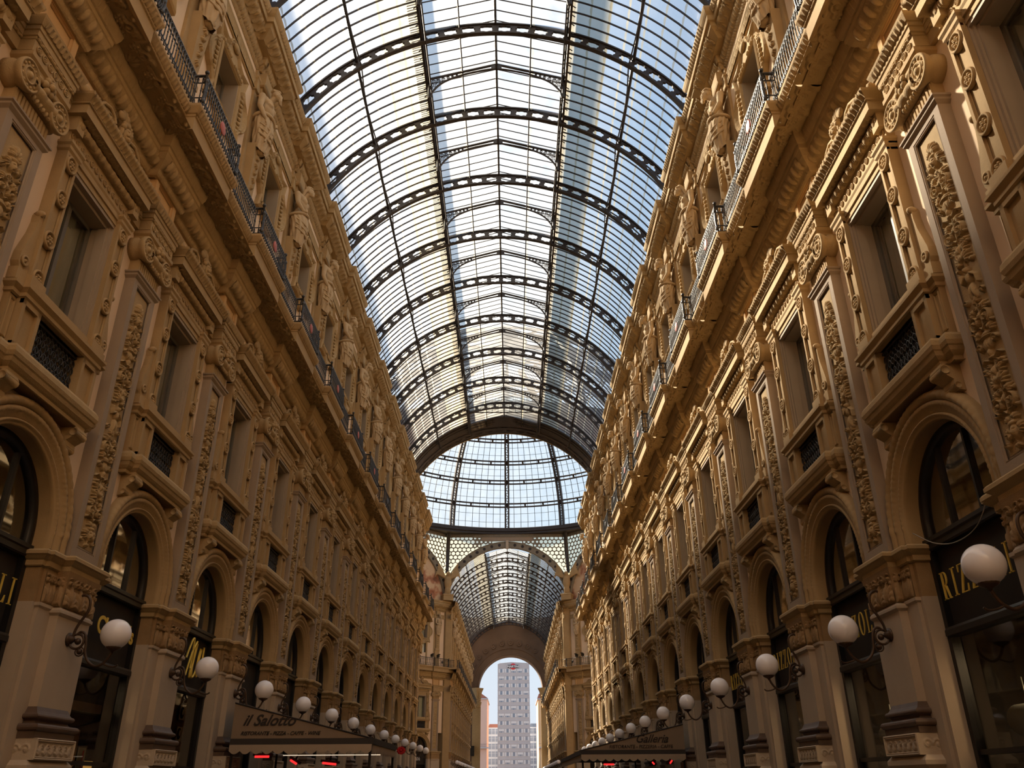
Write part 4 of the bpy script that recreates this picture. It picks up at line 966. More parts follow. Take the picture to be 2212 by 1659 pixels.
for s in (-1, 1):
    continuous(s, Y0+ST*(K0-1), K1-K0+2, (('trim_entablature', E_ENT), ('trim_bed_mould', E_BED), ('trim_balcony', E_BAL), ('trim_balcony_soffit', E_SOF), ('trim_top_cornice', E_COR)), '')
    sd = SIDE[s]; tone = 'shaded' if s < 0 else 'sunlit'
    for k in range(K0, K1+1):
        loc, rz = side_xf(s, Y0+ST*k); o = ORD[k-K0]
        near = k <= 7
        lab = f'{o} carved pilaster from the camera along the {tone} {sd} wall'
        if near: spawn('pilaster', K_PIL, loc, rz, lab, 'pilaster', f'carved pilasters of the {sd} wall')
        else: whole('pilaster', L_PIL, loc, rz, lab, 'pilaster', f'carved pilasters of the {sd} wall')
        if k >= -1:
            o2 = ORD[k+1]
            lab = f'white globe lamp on scroll bracket, {o2} along the {sd} wall'
            if k <= 8: spawn('globe_lamp', K_LAMP, loc, rz, lab, 'lamp', f'globe lamps of the {sd} wall', 3.6)
            else: whole('globe_lamp', L_LAMP, loc, rz, lab, 'lamp', f'globe lamps of the {sd} wall')
            lab = f'black iron railing with red medallion, {o2} section of the {sd} balcony'
            if k <= 5: spawn('iron_railing', K_RAIL, loc, rz, lab, 'railing', f'iron balcony railings of the {sd} wall', 14.3)
            else: whole('iron_railing', L_RAIL, loc, rz, lab, 'railing', f'iron balcony railings of the {sd} wall')
        if k >= 0:
            fem = (k % 3 == 2); lab = f'{ORD[k]} stone {"woman" if fem else "bearded man"} figure on a tapering pedestal, upper {sd} wall'
            if k <= 8: spawn('statue', K_ST2 if fem else K_ST, loc, rz, lab, 'statue', f'stone figures of the upper {sd} wall', 14.3, sx=(1 if (k % 2 == 0) else -1))
            else: whole('statue', L_ST, loc, rz, lab, 'statue', f'stone figures of the upper {sd} wall')
    for k in range(K0, K1):
        loc, rz = side_xf(s, Y0+ST*(k+.5)); o = ORD[k-K0]; near = k <= 6
        lab = f'{o} arched shop front from the camera under the {sd} wall'
        if near: sh = spawn('arched_shopfront', K_SHOP, loc, rz, lab, 'shop front', f'arched shop fronts of the {sd} wall')
        else: sh = whole('arched_shopfront', L_SHOP, loc, rz, lab, 'shop front', f'arched shop fronts of the {sd} wall')
        lab = f'{o} tall window with crowned hood and iron balconet, middle of {sd} wall'
        if near: spawn('tall_window', K_WIN, loc, rz, lab, 'window', f'tall hooded windows of the {sd} wall', 6.58, kind='thing')
        else: whole('tall_window', L_WIN, loc, rz, lab, 'window', f'tall hooded windows of the {sd} wall', kind='thing')
        if k >= -1:
            lab = f'{ORD[k+1]} small window in a lobed stone frame high on the {sd} wall'
            if near: spawn('cartouche_window', K_UP, loc, rz, lab, 'window', f'lobed windows of the upper {sd} wall', 16.5, kind='thing')
            else: whole('cartouche_window', L_UP, loc, rz, lab, 'window', f'lobed windows of the upper {sd} wall', kind='thing')
        # gilded or painted shop lettering
        def sign(text, h=.50, z=4.03):
            m = M('gold'); w = serif_len(text, h, .17); serif(m, text, -w/2+.06, z, h, -.13, -.115, .17); link('lettering', m.mesh('lettering'), sh)
        if s > 0 and k in (-2, -1, 0, 1, 2): sign('RIZZOLI', .41, 4.06)
        if s < 0 and k == -1: sign('CORALLI', .40, 4.08)
        if s < 0 and k == 0: font('lettering', "Church's", .44, 'gold', sh, (-.15, -.60, 4.16), (PI/2, 0, PI/2), 0, 'LEFT', .012)
        if s < 0 and k == 1:
            m = M('gold')
            for pts in ([(-.62, 4.30), (-.45, 4.62), (-.32, 4.78), (-.26, 4.70), (-.27, 4.1)], [(-.52, 3.92), (-.30, 4.45), (-.05, 4.75)], [(-.27, 4.1), (-.24, 3.92), (-.02, 4.70)], [(-.10, 4.68), (-.14, 4.0), (-.02, 3.95), (.16, 4.2), (.30, 4.62)], [(.22, 4.62), (.12, 4.1), (.22, 3.98), (.42, 4.3), (.46, 4.68)]):
                m.tube(spline([(-.15, a+.12, b) for a, b in pts], 6), .026, 6)
            link('lettering', m.mesh('lettering'), sh)
# far arm beyond the octagon
YF = 106.4
for s in (-1, 1):
    continuous(s, YF, 12, (('trim_entablature', F_ENT), ('trim_bed_mould', F_BED), ('trim_balcony', F_BAL), ('trim_balcony_soffit', F_SOF), ('trim_top_cornice', F_COR)), '_far')
    sd = SIDE[s]
    for k in range(12):
        loc, rz = side_xf(s, YF+ST*k); o = ORD[k]; g = f'beyond the dome, {sd} side'
        whole('pilaster', L_PIL, loc, rz, f'{o} carved pilaster of the far arm {g}', 'pilaster', f'far arm pilasters {sd}')
        whole('iron_railing', L_RAIL, loc, rz, f'{o} balcony railing section of the far arm {g}', 'railing', f'far arm railings {sd}')
        whole('statue', L_ST, loc, rz, f'{o} stone figure of the far arm {g}', 'statue', f'far arm figures {sd}')
        whole('globe_lamp', L_LAMP, loc, rz, f'{o} globe lamp of the far arm {g}', 'lamp', f'far arm globe lamps {sd}')
        if k < 11:
            loc, rz = side_xf(s, YF+ST*(k+.5))
            whole('arched_shopfront', L_SHOP, loc, rz, f'{o} arched shop front of the far arm {g}', 'shop front', f'far arm shop fronts {sd}')
            whole('tall_window', L_WIN, loc, rz, f'{o} hooded window of the far arm {g}', 'window', f'far arm hooded windows {sd}', kind='thing')
            whole('cartouche_window', L_UP, loc, rz, f'{o} small lobed window of the far arm {g}', 'window', f'far arm lobed windows {sd}', kind='thing')

# ------------------------------------------------------------------ ground, plain walls behind the camera
g = M('floor_marble'); g.box(-9, 9, -16, 160, -.2, 0); g.box(-26, 26, 66, 106, -.2, -.002); struct('floor', g)
pz = M('floor_marble'); pz.box(-200, 200, 160, 900, -.25, -.02); struct('ground_square', pz)
bw = M('plaster')
for q in (-1, 1): bw.box(*sorted((q*7.0, q*7.6)), -16, Y0+ST*(K0-1)-.0, 0, 22.3)
bw.box(-7.6, 7.6, -16.6, -16, 0, 29); struct('wall_back', bw)

# ------------------------------------------------------------------ glass barrel vault
VZ, VR = 20.05, 8.40
def vp(a, r, y=0.0): return (r*math.sin(a), y, VZ+r*math.cos(a))
def rib_kit(lo=False):
    web = M('vault_iron'); cell = .0857; n = 30; t = .045
    r0, r1 = VR-.24, VR+.22
    star = []
    for i in range(16):
        a = 2*PI*i/16; q = 1.0 if i % 2 == 0 else .80; star.append((math.copysign(abs(math.cos(a))**.8, math.cos(a))*.84*q, math.copysign(abs(math.sin(a))**.8, math.sin(a))*.76*q))
    def sq(a):
        c, s_ = math.cos(a), math.sin(a); k = max(abs(c), abs(s_)); return (c/k, s_/k)
    box_ = [sq(2*PI*i/16) for i in range(16)]
    for i in range(n):
        ac = (i-n/2+.5)*cell
        def P(u, w, y): return vp(ac+u*cell/2, (r0+r1)/2+w*(r1-r0)/2, y)
        v = [P(*q, -t) for q in box_]+[P(*q, -t) for q in star]+[P(*q, t) for q in box_]+[P(*q, t) for q in star]
        f = []
        for j in range(16):
            k = (j+1) % 16; f += [(j, k, 16+k, 16+j), (32+j, 48+j, 48+k, 32+k), (16+j, 16+k, 48+k, 48+j)]
        web.add(v, f)
    def flange(ra, rb, w):
        m = M('vault_iron'); A = np.linspace(-1.30, 1.30, 70); v = []
        for a in A: v += [vp(a, ra, -w), vp(a, rb, -w), vp(a, rb, w), vp(a, ra, w)]
        m.add(v, [(i*4+j, (i+1)*4+j, (i+1)*4+(j+1) % 4, i*4+(j+1) % 4) for i in range(69) for j in range(4)]); return m
    return [('pierced_web', web), ('lower_flange', flange(r0-.03, r0+.02, .09)), ('upper_flange', flange(r1-.02, r1+.04, .10))]
K_RIB = rib_kit(); L_RIB = joined(K_RIB, 'vault_rib')
def truss_kit():
    raf = M('vault_iron')
    for q in (-1, 1):
        raf.tube([(q*2.85, 0, 28.10), (0, 0, 28.95)], .06, 6); raf.tube([(q*2.78, 0, 27.05), (q*2.80, 0, 28.12)], .06, 6)
        raf.tube(spline([(q*2.72, 0, 27.05), (q*2.62, 0, 27.45), (q*2.2, 0, 27.95), (q*1.4, 0, 28.36), (q*.5, 0, 28.62), (0, 0, 28.70)], 6), .045, 6)
    raf.box(-.22, .22, -.04, .04, 28.66, 28.92)
    fil = []
    for q in (-1, 1):
        m = M('vault_iron')
        for x, z, r in ((2.58, 27.78, .11), (2.42, 27.98, .10), (2.62, 27.98, .09), (2.22, 28.10, .085), (2.44, 28.14, .07), (2.02, 28.20, .065), (2.24, 28.24, .05), (1.84, 28.27, .05), (2.70, 27.6, .06), (1.66, 28.34, .04), (2.05, 28.31, .035)):
            for rr in (r, r*.45): m.tube([(q*x+rr*math.cos(a), 0, z+rr*math.sin(a)) for a in np.linspace(0, 2*PI, 12)[:-1]], .014, 4, True)
            for a in (0.8, 2.3, 3.9, 5.4): m.tube([(q*x+r*.4*math.cos(a), 0, z+r*.4*math.sin(a)), (q*x+r*1.2*math.cos(a), 0, z+r*1.2*math.sin(a))], .012, 4)
        fil.append(('filigree', m))
    return [('rafters', raf), *fil]
K_TRUSS = truss_kit(); L_TRUSS = joined(K_TRUSS, 'lantern_truss')
A_LAN, A_END = .340, 1.30
def glazing_kit(lo=False):
    """the glass and thin bars of one bay"""
    gl = M('roof_glass'); fro = M('frosted_glass'); lg = M('lantern_glass'); n = 20
    def sheet(m, a0, a1, r): m.grid(lambda U, V: ((r*np.sin(a0+(a1-a0)*U)), -HB+ST*V, VZ+r*np.cos(a0+(a1-a0)*U)), n, 2)
    for q in (-1, 1):
        sheet(gl, q*.53, q*A_END, 8.74); sheet(fro, q*A_LAN, q*.53, 8.74)
        lg.add([(q*2.85, -HB, 28.12), (0, -HB, 28.97), (0, HB, 28.97), (q*2.85, HB, 28.12)], [(0, 1, 2, 3)])
    bar = M('vault_iron'); nb = 9
    for i in range(nb+1):
        y = -HB+ST*i/nb
        if i == nb: continue
        for q in (-1, 1):
            A = np.linspace(A_LAN, A_END, 16); v = []; w, h = .020, .03
            for a in A: v += [vp(q*a, 8.66, y-w), vp(q*a, 8.72, y-w), vp(q*a, 8.72, y+w), vp(q*a, 8.66, y+w)]
            bar.add(v, [(k*4+j, (k+1)*4+j, (k+1)*4+(j+1) % 4, k*4+(j+1) % 4) for k in range(15) for j in range(4)])
            bar.tube([(q*2.85, y, 28.09), (0, y, 28.94)], .022, 4)
    lap = M('lap_glass'); per_ = ST/nb; ny = 4*nb+1 if not lo else nb+1
    for q in (-1, 1):
        for a in (.436, .524, .611, .698, .785, .873, .960, 1.047, 1.134):
            Y = np.linspace(-HB, HB, ny); v = []
            for y in Y:
                sc = .0060*abs(math.sin(PI*(y+HB)/per_))+.002
                v += [vp(q*(a-sc), 8.715, y), vp(q*(a+.0035), 8.715, y)]
            lap.add(v, [(2*k, 2*k+1, 2*k+3, 2*k+2) for k in range(ny-1)])
        for x in (1.42,):
            zz = 28.97-(.85/2.85)*x-.012; v = []
            for y in np.linspace(-HB, HB, ny):
                sc = .045*abs(math.sin(PI*(y+HB)/per_))+.015; v += [(q*(x+.04), y, zz-.012), (q*(x+.04+sc*2), y, zz-.012-sc*.6)]
            lap.add(v, [(2*k, 2*k+1, 2*k+3, 2*k+2) for k in range(ny-1)])
    out = [('glass_pane', gl, [('pane_laps', lap)]), ('frosted_pane', fro), ('lantern_pane', lg), ('glazing_bars', bar)]
    cu = M('blanket_roof')  # unseen solid strips added outside the lantern to shade the frosted panes
    for q in (-1, 1): cu.box(*sorted((q*3.02, q*3.10)), -HB, HB, 28.36, 29.05)
    out.append(('lantern_shade_strip', cu))
    if not lo:
        lv = M('stone_pale')
        for i in range(40):
            y = -HB+ST*(i+.5)/40; v = []
            for a in (-.345, -.395): v += [vp(a, 8.78, y-.018), vp(a, 8.84, y+.012), vp(a, 8.80, y+.03)]
            lv.add(v, [(0, 1, 4, 3), (1, 2, 5, 4), (2, 0, 3, 5)])
        out.append(('louvre_slats', lv))
    return out
K_GLZ = glazing_kit(); L_GLZ = glazing_kit(True)
def longerons(y0, y1, bays, ypil, lo=False):
    """iron members running the length of the vault"""
    res = []
    for q in (-1, 1):
        m = M('vault_iron'); c = vp(q*.681, 8.50)
        m.tube([(c[0], y0, c[2]), (c[0], y1, c[2])], .065, 6)
        c2 = vp(q*.681, 8.30)
        for b in range(bays):
            ya = ypil+ST*b
            if ya < y0-1 or ya+ST > y1+1: continue
            m.tube([(c[0]-(c[0]-c2[0])*k2*1.7, ya+ST*t, c[2]-(c[2]-c2[2])*k2*1.7) for t, k2 in ((0, 1), (.12, .75), (.3, .35), (.5, .2), (.7, .35), (.88, .75), (1, 1))], .028, 5)
            if not lo:
                for t in (.2, .8): m.tube([(c[0], ya+ST*t, c[2]), (c[0]-(c[0]-c2[0])*.9, ya+ST*t, c[2]-(c[2]-c2[2])*.9)], .014, 4)
        res.append(('iron_purlin', m, f'iron purlin with bowed lower chord, {"left" if q < 0 else "right"} haunch of the'))
        m = M('vault_iron'); x = q*2.85
        m.tube([(x, y0, 28.05), (x, y1, 28.05)], .085, 6); m.tube([(q*2.72, y0, 27.72), (q*2.72, y1, 27.72)], .035, 5); m.box(min(x, x+q*.10), max(x, x+q*.10), y0, y1, 27.80, 28.1)
        n = int((y1-y0)/(.40 if not lo else 1.1))
        for i in range(n):
            y = y0+(y1-y0)*i/n; m.tube([(x, y, 28.03), (q*2.72, y+.18, 27.72)], .014, 4); m.tube([(x+q*.02, y, 27.95), (x+q*.22, y+.1, 27.88)], .02, 4)
        res.append(('lantern_beam', m, f'heavy iron lantern edge beam, {"left" if q < 0 else "right"} side of the'))
        m = M('vault_iron'); zz = 28.97-(.85/2.85)*1.42-.05; m.tube([(q*1.42, y0, zz), (q*1.42, y1, zz)], .030, 5)
        res.append(('lantern_purlin', m, f'thin iron bar under the {"left" if q < 0 else "right"} lantern slope of the'))
    m = M('vault_iron'); m.tube([(0, y0, 28.90), (0, y1, 28.90)], .055, 6); m.box(-.03, .03, y0, y1, 28.66, 28.9)
    res.append(('ridge_beam', m, 'straight iron ridge beam along the top of the'))
    return res
V0 = -5
for k in range(V0, 11):
    y = Y0+ST*(k+.5)
    e = link('vault_glazing', None, None, (0, y, 0)); tag(e, kind='structure')
    for it in K_GLZ:
        c = link(it[0], it[1].mesh(it[0]), e)
        if len(it) > 2:
            for sub in it[2]: link(sub[0], sub[1].mesh(sub[0]), c)
for k in range(0, 11):
    spawn('vault_rib', K_RIB, (0, Y0+ST*k, 0), 0, f'pierced iron arch rib with star openings, {ORD[k]} across the near glass vault', 'roof rib', 'iron ribs of the near vault')
    if 0 <= k < 10: spawn('lantern_truss', K_TRUSS, (0, Y0+ST*(k+.5), 0), 0, f'iron roof truss with filigree corners, {ORD[k]} under the near ridge lantern', 'roof truss', 'lantern trusses of the near vault')
for nm, m, lab in longerons(-4, 63.05, 18, Y0-4*ST): tag(link(nm, m.mesh(nm)), lab+' near vault', 'roof beam')
FZ = .40
for k in range(0, 12):
    y = YF-1.1+ST*(k+.5)
    e = link('vault_glazing', None, None, (0, y, FZ)); tag(e, kind='structure')
    for it in L_GLZ:
        c = link(it[0], it[1].mesh(it[0]), e)
        if len(it) > 2:
            for sub in it[2]: link(sub[0], sub[1].mesh(sub[0]), c)
    whole('vault_rib', L_RIB, (0, y+HB, FZ), 0, f'pierced iron arch rib, {ORD[k]} across the far glass vault beyond the dome', 'roof rib', 'iron ribs of the far vault')
    whole('lantern_truss', L_TRUSS, (0, y, FZ), 0, f'iron roof truss, {ORD[k]} under the far ridge lantern beyond the dome', 'roof truss', 'lantern trusses of the far vault')
for nm, m, lab in longerons(YF-1.1, YF-1.1+12*ST, 12, YF-1.1, True): tag(link(nm, m.mesh(nm), None, (0, 0, FZ)), lab+' far vault beyond the dome', 'roof beam')
# end of the near vault: plated arch, then a pierced arch facing the dome; glazed gable of the lantern
ea = M('vault_iron')
for r, y0, y1 in ((8.70, 61.6, 65.0),):
    A = np.linspace(-1.34, 1.34, 60); v = []
    for a in A: v += [vp(a, r, y0), vp(a, r-.03, y1), vp(a, r+.15, y1), vp(a, r+.15, y0)]
    ea.add(v, [(i*4+j, (i+1)*4+j, (i+1)*4+(j+1) % 4, i*4+(j+1) % 4) for i in range(59) for j in range(4)])
tag(link('plated_arch', ea.mesh('plated_arch')), 'dark plated iron arch closing the near vault before the dome', 'arch')
bkb = M('stone_grey'); A = np.linspace(-1.25, 1.25, 60); v = []
for a in A: v += [vp(a, 8.685, 63.75), vp(a, 8.685, 64.75)]
bkb.add(v, [(2*i, 2*i+1, 2*i+3, 2*i+2) for i in range(59)])
stb = M('vault_iron')
def star_sq(i, w): a = 2*PI*i/16; c, q = math.cos(a), math.sin(a); k = max(abs(c), abs(q)); return (c/k, q/k) if w else (.80*(1 if i % 2 == 0 else .82)*math.copysign(abs(c)**.7, c), .58*(1 if i % 2 == 0 else .82)*math.copysign(abs(q)**.7, q))
for i in range(24):
    ac = (i-11.5)*.104; v = []
    for w in (1, 0):
        for j in range(16):
            u, z_ = star_sq(j, w); v.append(vp(ac+u*.052, 8.64, 64.25+z_*.5))
    stb.add(v, [(j, (j+1) % 16, 16+(j+1) % 16, 16+j) for j in range(16)])
edg = M('stone'); v = []
for a in A: v += [vp(a, 8.62, 64.95), vp(a, 8.62, 65.10), vp(a, 8.75, 65.10)]
edg.add(v, [(3*i+j, 3*i+j+1, 3*i+3+j+1, 3*i+3+j) for i in range(59) for j in range(2)])
spawn('pierced_arch', [('star_band', stb), ('backing_band', bkb), ('edge_strip', edg)], (0, 0, 0), 0, 'band of star cut-outs with warm edge framing the glass dome', 'arch')
gb = M('vault_iron'); YG = 59.0
for x in np.linspace(-2.75, 2.75, 13): gb.tube([(x, YG, 28.0), (x, YG, 29.35 if abs(x) > 2.7 else 29.35+ (2.75-abs(x))*.33)], .022, 4)
for z in (28.0, 28.75, 29.35): gb.tube([(-2.8, YG, z), (2.8, YG, z)], .045, 5)
for q in (-1, 1): gb.tube([(q*2.8, YG, 29.35), (0, YG, 30.27)], .05, 5)
e = tag(link('lantern_gable', gb.mesh('lantern_gable')), 'glazed gable with close vertical bars at the end of the lantern', 'gable window')
gp = M('window_glass'); gp.add([(-2.75, YG+.02, 28.0), (2.75, YG+.02, 28.0), (2.75, YG+.02, 29.35), (0, YG+.02, 30.25), (-2.75, YG+.02, 29.35)], [(0, 1, 2, 3, 4)]); link('gable_pane', gp.mesh('gable_pane'), e)

# ------------------------------------------------------------------ roofs outside the vault (they shade its foot) 
rf = M('blanket_roof')
for q in (-1, 1):
    rf.box(*sorted((q*8.2, q*22)), -16, 62.5, 21.6, 22.3); rf.box(*sorted((q*9.8, q*10.3)), -16, 62.5, 22.3, 28.9 if q < 0 else 23.2)
    rf.box(*sorted((q*8.2, q*22)), 109.5, 160, 21.6, 22.3); rf.box(*sorted((q*9.3, q*20)), 109.5, 139 if q < 0 else 160, 22.3, 26.8 if q < 0 else 23.5)
struct('roof_terraces', rf)

# ------------------------------------------------------------------ octagon and dome
OC = Vector((0, 86.0, 0)); AP = 19.0
def octa(i):
    """frame of side i (0 = far side); local x points to the centre, y along the wall"""
    a = PI/2-i*PI/4; n = Vector((math.cos(a), math.sin(a), 0)); return OC+n*AP, math.atan2(-n.y, -n.x)
ARZ, ARO, ARI = 21.47, 8.55, 7.72
SIDES = ['far', 'far right', 'right', 'near right', 'near', 'near left', 'left', 'far left']
def arch_band():
    m = M('lattice'); n = 60; A = np.linspace(-1.33, 1.33, n); v = []
    pr = [(ARI, -.25), (ARI, .12), (ARI+.08, .16), (ARI+.10, .10), (ARO-.12, .10), (ARO-.10, .18), (ARO, .18), (ARO, -.25)]; k = len(pr)
    for a in A: v += [(x, r*math.sin(a), ARZ+r*math.cos(a)) for r, x in pr]
    m.add(v, [(i*k+j, (i+1)*k+j, (i+1)*k+(j+1) % k, i*k+(j+1) % k) for i in range(n-1) for j in range(k)])
    ro = M('vault_iron')
    for i in range(21):
        a = -1.25+2.5*i/20; r = (ARI+ARO)/2; c = (.11, r*math.sin(a), ARZ+r*math.cos(a))
        ro.lathe([(.20, .10), (.20, .13), (.15, .13), (.14, .11), (.07, .11), (.05, .14), (.001, .14)], (0, c[1], c[2]), 'x', 10)
        for j in range(6):
            b = j*PI/3; ro.ball((.12, c[1]+.13*math.cos(b), c[2]+.13*math.sin(b)), (.02, .045, .045), 6, 4)
    ks = M('stone_pale'); ks.box(-.1, .30, -.18, .18, ARZ+ARI-.1, ARZ+ARO+.12)
    return [('band', m), ('rosettes', ro), ('keystone', ks)]
K_BAND = arch_band()
def spandrel():
    fr = M('lattice'); gl = M('stained_glass'); pl = M('stone_grey'); hw = AP*math.tan(PI/8)
    rg = random.Random(3)
    for i in range(-14, 15):
        for j in range(0, 16):
            y = i*.56+(.28 if j % 2 else 0); z = 23.0+j*.50
            if abs(y) > hw-.1 or z > 30.7: continue
            d = math.hypot(y, z-ARZ)
            if d < ARO+.2: continue
            big = abs(y) > 4.4 and z > 25.4
            r = .235 if big else .15
            hx = [(0, .345), (-.29, .17), (-.29, -.17), (0, -.345), (.29, -.17), (.29, .17)]; v = []
            for k in range(12):
                a = 2*PI*k/12+PI/2; c_ = hx[k//2]; d_ = hx[(k//2+1) % 6]; o_ = c_ if k % 2 == 0 else ((c_[0]+d_[0])/2, (c_[1]+d_[1])/2)
                for x_, f_ in ((.0, 1), (.05, 1)): v.append((x_, y+o_[0], z+o_[1]))
                for x_ in (.05, .0): v.append((x_, y+r*math.cos(a), z+r*math.sin(a)))
            fr.add(v, [(k*4+q, ((k+1) % 12)*4+q, ((k+1) % 12)*4+(q+1) % 4, k*4+(q+1) % 4) for k in range(12) for q in (1, 2, 3)])
    A = np.linspace(0, 1.33, 24)
    for q in (-1, 1):
        v = []
        for a in A: v += [(-.03, q*ARO*math.sin(a), ARZ+ARO*math.cos(a)), (-.03, q*min(hw, ARO*math.sin(a)*1.0), 31.0)]
        gl.add(v, [(2*i, 2*i+1, 2*i+3, 2*i+2) for i in range(23)])
    pl.box(-.02, .06, -3.3, 3.3, 30.08, 31.0); pl.box(.06, .10, -3.2, 3.2, 30.14, 30.24)
    tr = M('lattice'); tr.box(-.02, .12, -hw, hw, 30.62, 31.0)
    nsc = 60
    for i in range(nsc): tr.lathe([(.11, .12), (.11, .15), (.06, .15), (.05, .12)], (0, -hw+(i+.5)*2*hw/nsc, 30.8), 'x', 8)
    return [('lattice_frame', fr), ('stained_glass', gl), ('crown_panel', pl), ('scroll_frieze', tr)]
K_SPAN = spandrel()
for i in range(8):
    c, rz = octa(i); w = SIDES[i]
    if i in (3, 4, 5): continue
    spawn('arch_band', K_BAND, c, rz, f'arch band of rosettes under the dome, {w} side of the octagon', 'arch band', 'arch bands of the octagon')
    spawn('spandrel_screen', K_SPAN, c, rz, f'pierced spandrel screen of round panes below the dome, {w} side', 'screen', 'spandrel screens of the octagon')
dw = M('blanket_roof')
for i in (3, 4, 5):
    c, rz = octa(i); t = Matrix.Translation(c) @ Matrix.Rotation(rz, 4, 'Z'); A = np.linspace(-1.33, 1.33, 30); v = []
    for a in A: v += [t @ Vector((-.2, 8.6*math.sin(a), ARZ+8.6*math.cos(a))), t @ Vector((-.2, 8.0*math.sin(a)/math.sin(1.33), 31.3))]
    dw.add([tuple(q) for q in v], [(2*k, 2*k+1, 2*k+3, 2*k+2) for k in range(29)])
struct('wall_drum', dw)
# solid walls of the octagon: four diagonal facades, side arms closed further out
oc_wall = M('plaster')
def diag(i, far):
    c, rz = octa(i); hw = AP*math.tan(PI/8); e = M('plaster')
    def q(y0, y1, z0, z1, p=0): e.add([(p, y0, z0), (p, y1, z0), (p, y1, z1), (p, y0, z1)], [(0, 1, 2, 3)])
    q(-hw, hw, 6.99, 8.4); q(-hw, hw, 11.0, 14.3); q(-hw, hw, 14.2, 15.9, UP); q(-hw, hw, 17.0, 17.62, UP); q(-hw, hw, 19.18, 22.3, UP)
    cs = [-ST, 0, ST]; edges = [-hw]+[x for c0 in cs for x in (c0-.8, c0+.8)]+[hw]
    for a, b in zip(edges[::2], edges[1::2]): q(a, b, 8.4, 11.0)
    edges = [-hw]+[x for c0 in cs for x in (c0-.68, c0+.68)]+[hw]
    for a, b in zip(edges[::2], edges[1::2]): q(a, b, 17.62, 19.18, UP); q(a, b, 15.9, 17.0, UP)
    for c0 in cs:
        A = np.linspace(0, PI, 33); v = [(0, c0+1.5*math.cos(a), AZ+1.5*math.sin(a)) for a in A]+[(0, c0+(1.5*math.cos(a) if 0 < k < 32 else (HB if k == 0 else -HB)), 7.0) for k, a in enumerate(A)]
        e.add(v, [(k, k+1, 34+k, 33+k) for k in range(32)]); e.add([(0, c0+1.5, AZ), (0, c0+HB, 7.0), (0, c0+HB, AZ)], [(0, 1, 2)]); e.add([(0, c0-1.5, AZ), (0, c0-HB, 7.0), (0, c0-HB, AZ)], [(0, 2, 1)])
        q(c0+1.5, c0+HB, 4.7, AZ); q(c0-HB, c0-1.5, 4.7, AZ)
    struct('wall_octagon', e, c, rz)
    b = M('shop_dark'); b.box(-1.6, -1.5, -hw-.3, hw+.3, 0, 22.3); b.box(-1.5, -.05, -hw, hw, 22.2, 22.3); struct('wall_octagon_backing', b, c, rz)
    lun = M('fresco'); A = np.linspace(-1.33, 1.33, 40); lun.add([(-.15, 0, 23.2)]+[(-.15, ARI*math.sin(a), ARZ+ARI*math.cos(a)) for a in A], [(0, k+1, k+2) for k in range(39)]); lun.add([(-.15, -8, 22.2), (-.15, 8, 22.2), (-.15, 8, 23.4), (-.15, -8, 23.4)], [(0, 1, 2, 3)])
    tag(link('lunette_fresco', lun.mesh('lunette_fresco'), None, c, rz), f'painted lunette under the arch above the {SIDES[i]} octagon facade', 'mural')
    if not far: return
    R = Matrix.Rotation(rz, 3, 'Z')
    def at(y): return c+R @ Vector((0, y, 0))
    sgn = SIDES[i]
    near_first = -1 if i == 1 else 1
    order = [HB+ST, HB, -HB, -HB-ST] if i == 7 else [-HB-ST, -HB, HB, HB+ST]
    for n, y in enumerate(order):
        o = ORD[n]
        whole('pilaster', L_PIL, at(y), rz, f'{o} pilaster from the far arm on the {sgn} octagon facade', 'pilaster', f'octagon pilasters {sgn}')
        whole('iron_railing', L_RAIL, at(y), rz, f'{o} balcony railing section on the {sgn} octagon facade', 'railing', f'octagon railings {sgn}')
        whole('statue', L_ST, at(y), rz, f'{o} stone figure on the {sgn} octagon facade', 'statue', f'octagon figures {sgn}')
        for nm, m in (('trim_entablature', F_ENT), ('trim_bed_mould', F_BED), ('trim_balcony', F_BAL), ('trim_balcony_soffit', F_SOF), ('trim_top_cornice', F_COR)): struct(nm, m, at(y), rz)
    cs = [ST, 0, -ST] if i == 7 else [-ST, 0, ST]
    for n, y in enumerate(cs):
        o = ORD[n]
        if n == 0:
            kit = kit_shop(False)
            kit = [(a[0], a[1], *a[2:]) for a in kit]
            sh = spawn('arched_shopfront', kit, at(y), rz, f'dark arched shop front on the {sgn} octagon facade beside the far arm' if i == 7 else f'amber lit arched shop front on the {sgn} octagon facade', 'shop front')
            if i == 7:
                m = M('letter_white'); w_ = serif_len('PRADA', .34); serif(m, 'PRADA', -w_/2, 4.02, .34, -.27, -.255); link('lettering', m.mesh('lettering'), sh)
            else:
                m = M('lit_interior'); m.box(-1.0, -.95, -1.1, 1.1, 4.9, 6.6); link('glowing_interior', m.mesh('glowing_interior'), sh)
            spawn('tall_window', K_WIN, at(y), rz, f'tall hooded window on the {sgn} octagon facade beside the far arm', 'window', None, 6.58, kind='thing')
            spawn('cartouche_window', K_UP, at(y), rz, f'small lobed window high on the {sgn} octagon facade beside the far arm', 'window', None, 16.5, kind='thing')
        else:
            whole('arched_shopfront', L_SHOP, at(y), rz, f'{o} arched shop front on the {sgn} octagon facade', 'shop front', f'octagon shop fronts {sgn}')
            whole('tall_window', L_WIN, at(y), rz, f'{o} hooded window on the {sgn} octagon facade', 'window', f'octagon hooded windows {sgn}', kind='thing')
            whole('cartouche_window', L_UP, at(y), rz, f'{o} small lobed window on the {sgn} octagon facade', 'window', f'octagon lobed windows {sgn}', kind='thing')
        # balcony door
        m = M('stone'); frame_rect(m, -.80, .80, 14.3, 17.2, UP, .22, .08)
        p2 = M('sash_frame'); p2.box(UP-.2, UP-.12, -.62, -.52, 14.3, 17.0); p2.box(UP-.2, UP-.12, .52, .62, 14.3, 17.0); p2.box(UP-.2, UP-.12, -.04, .04, 14.3, 17.0)
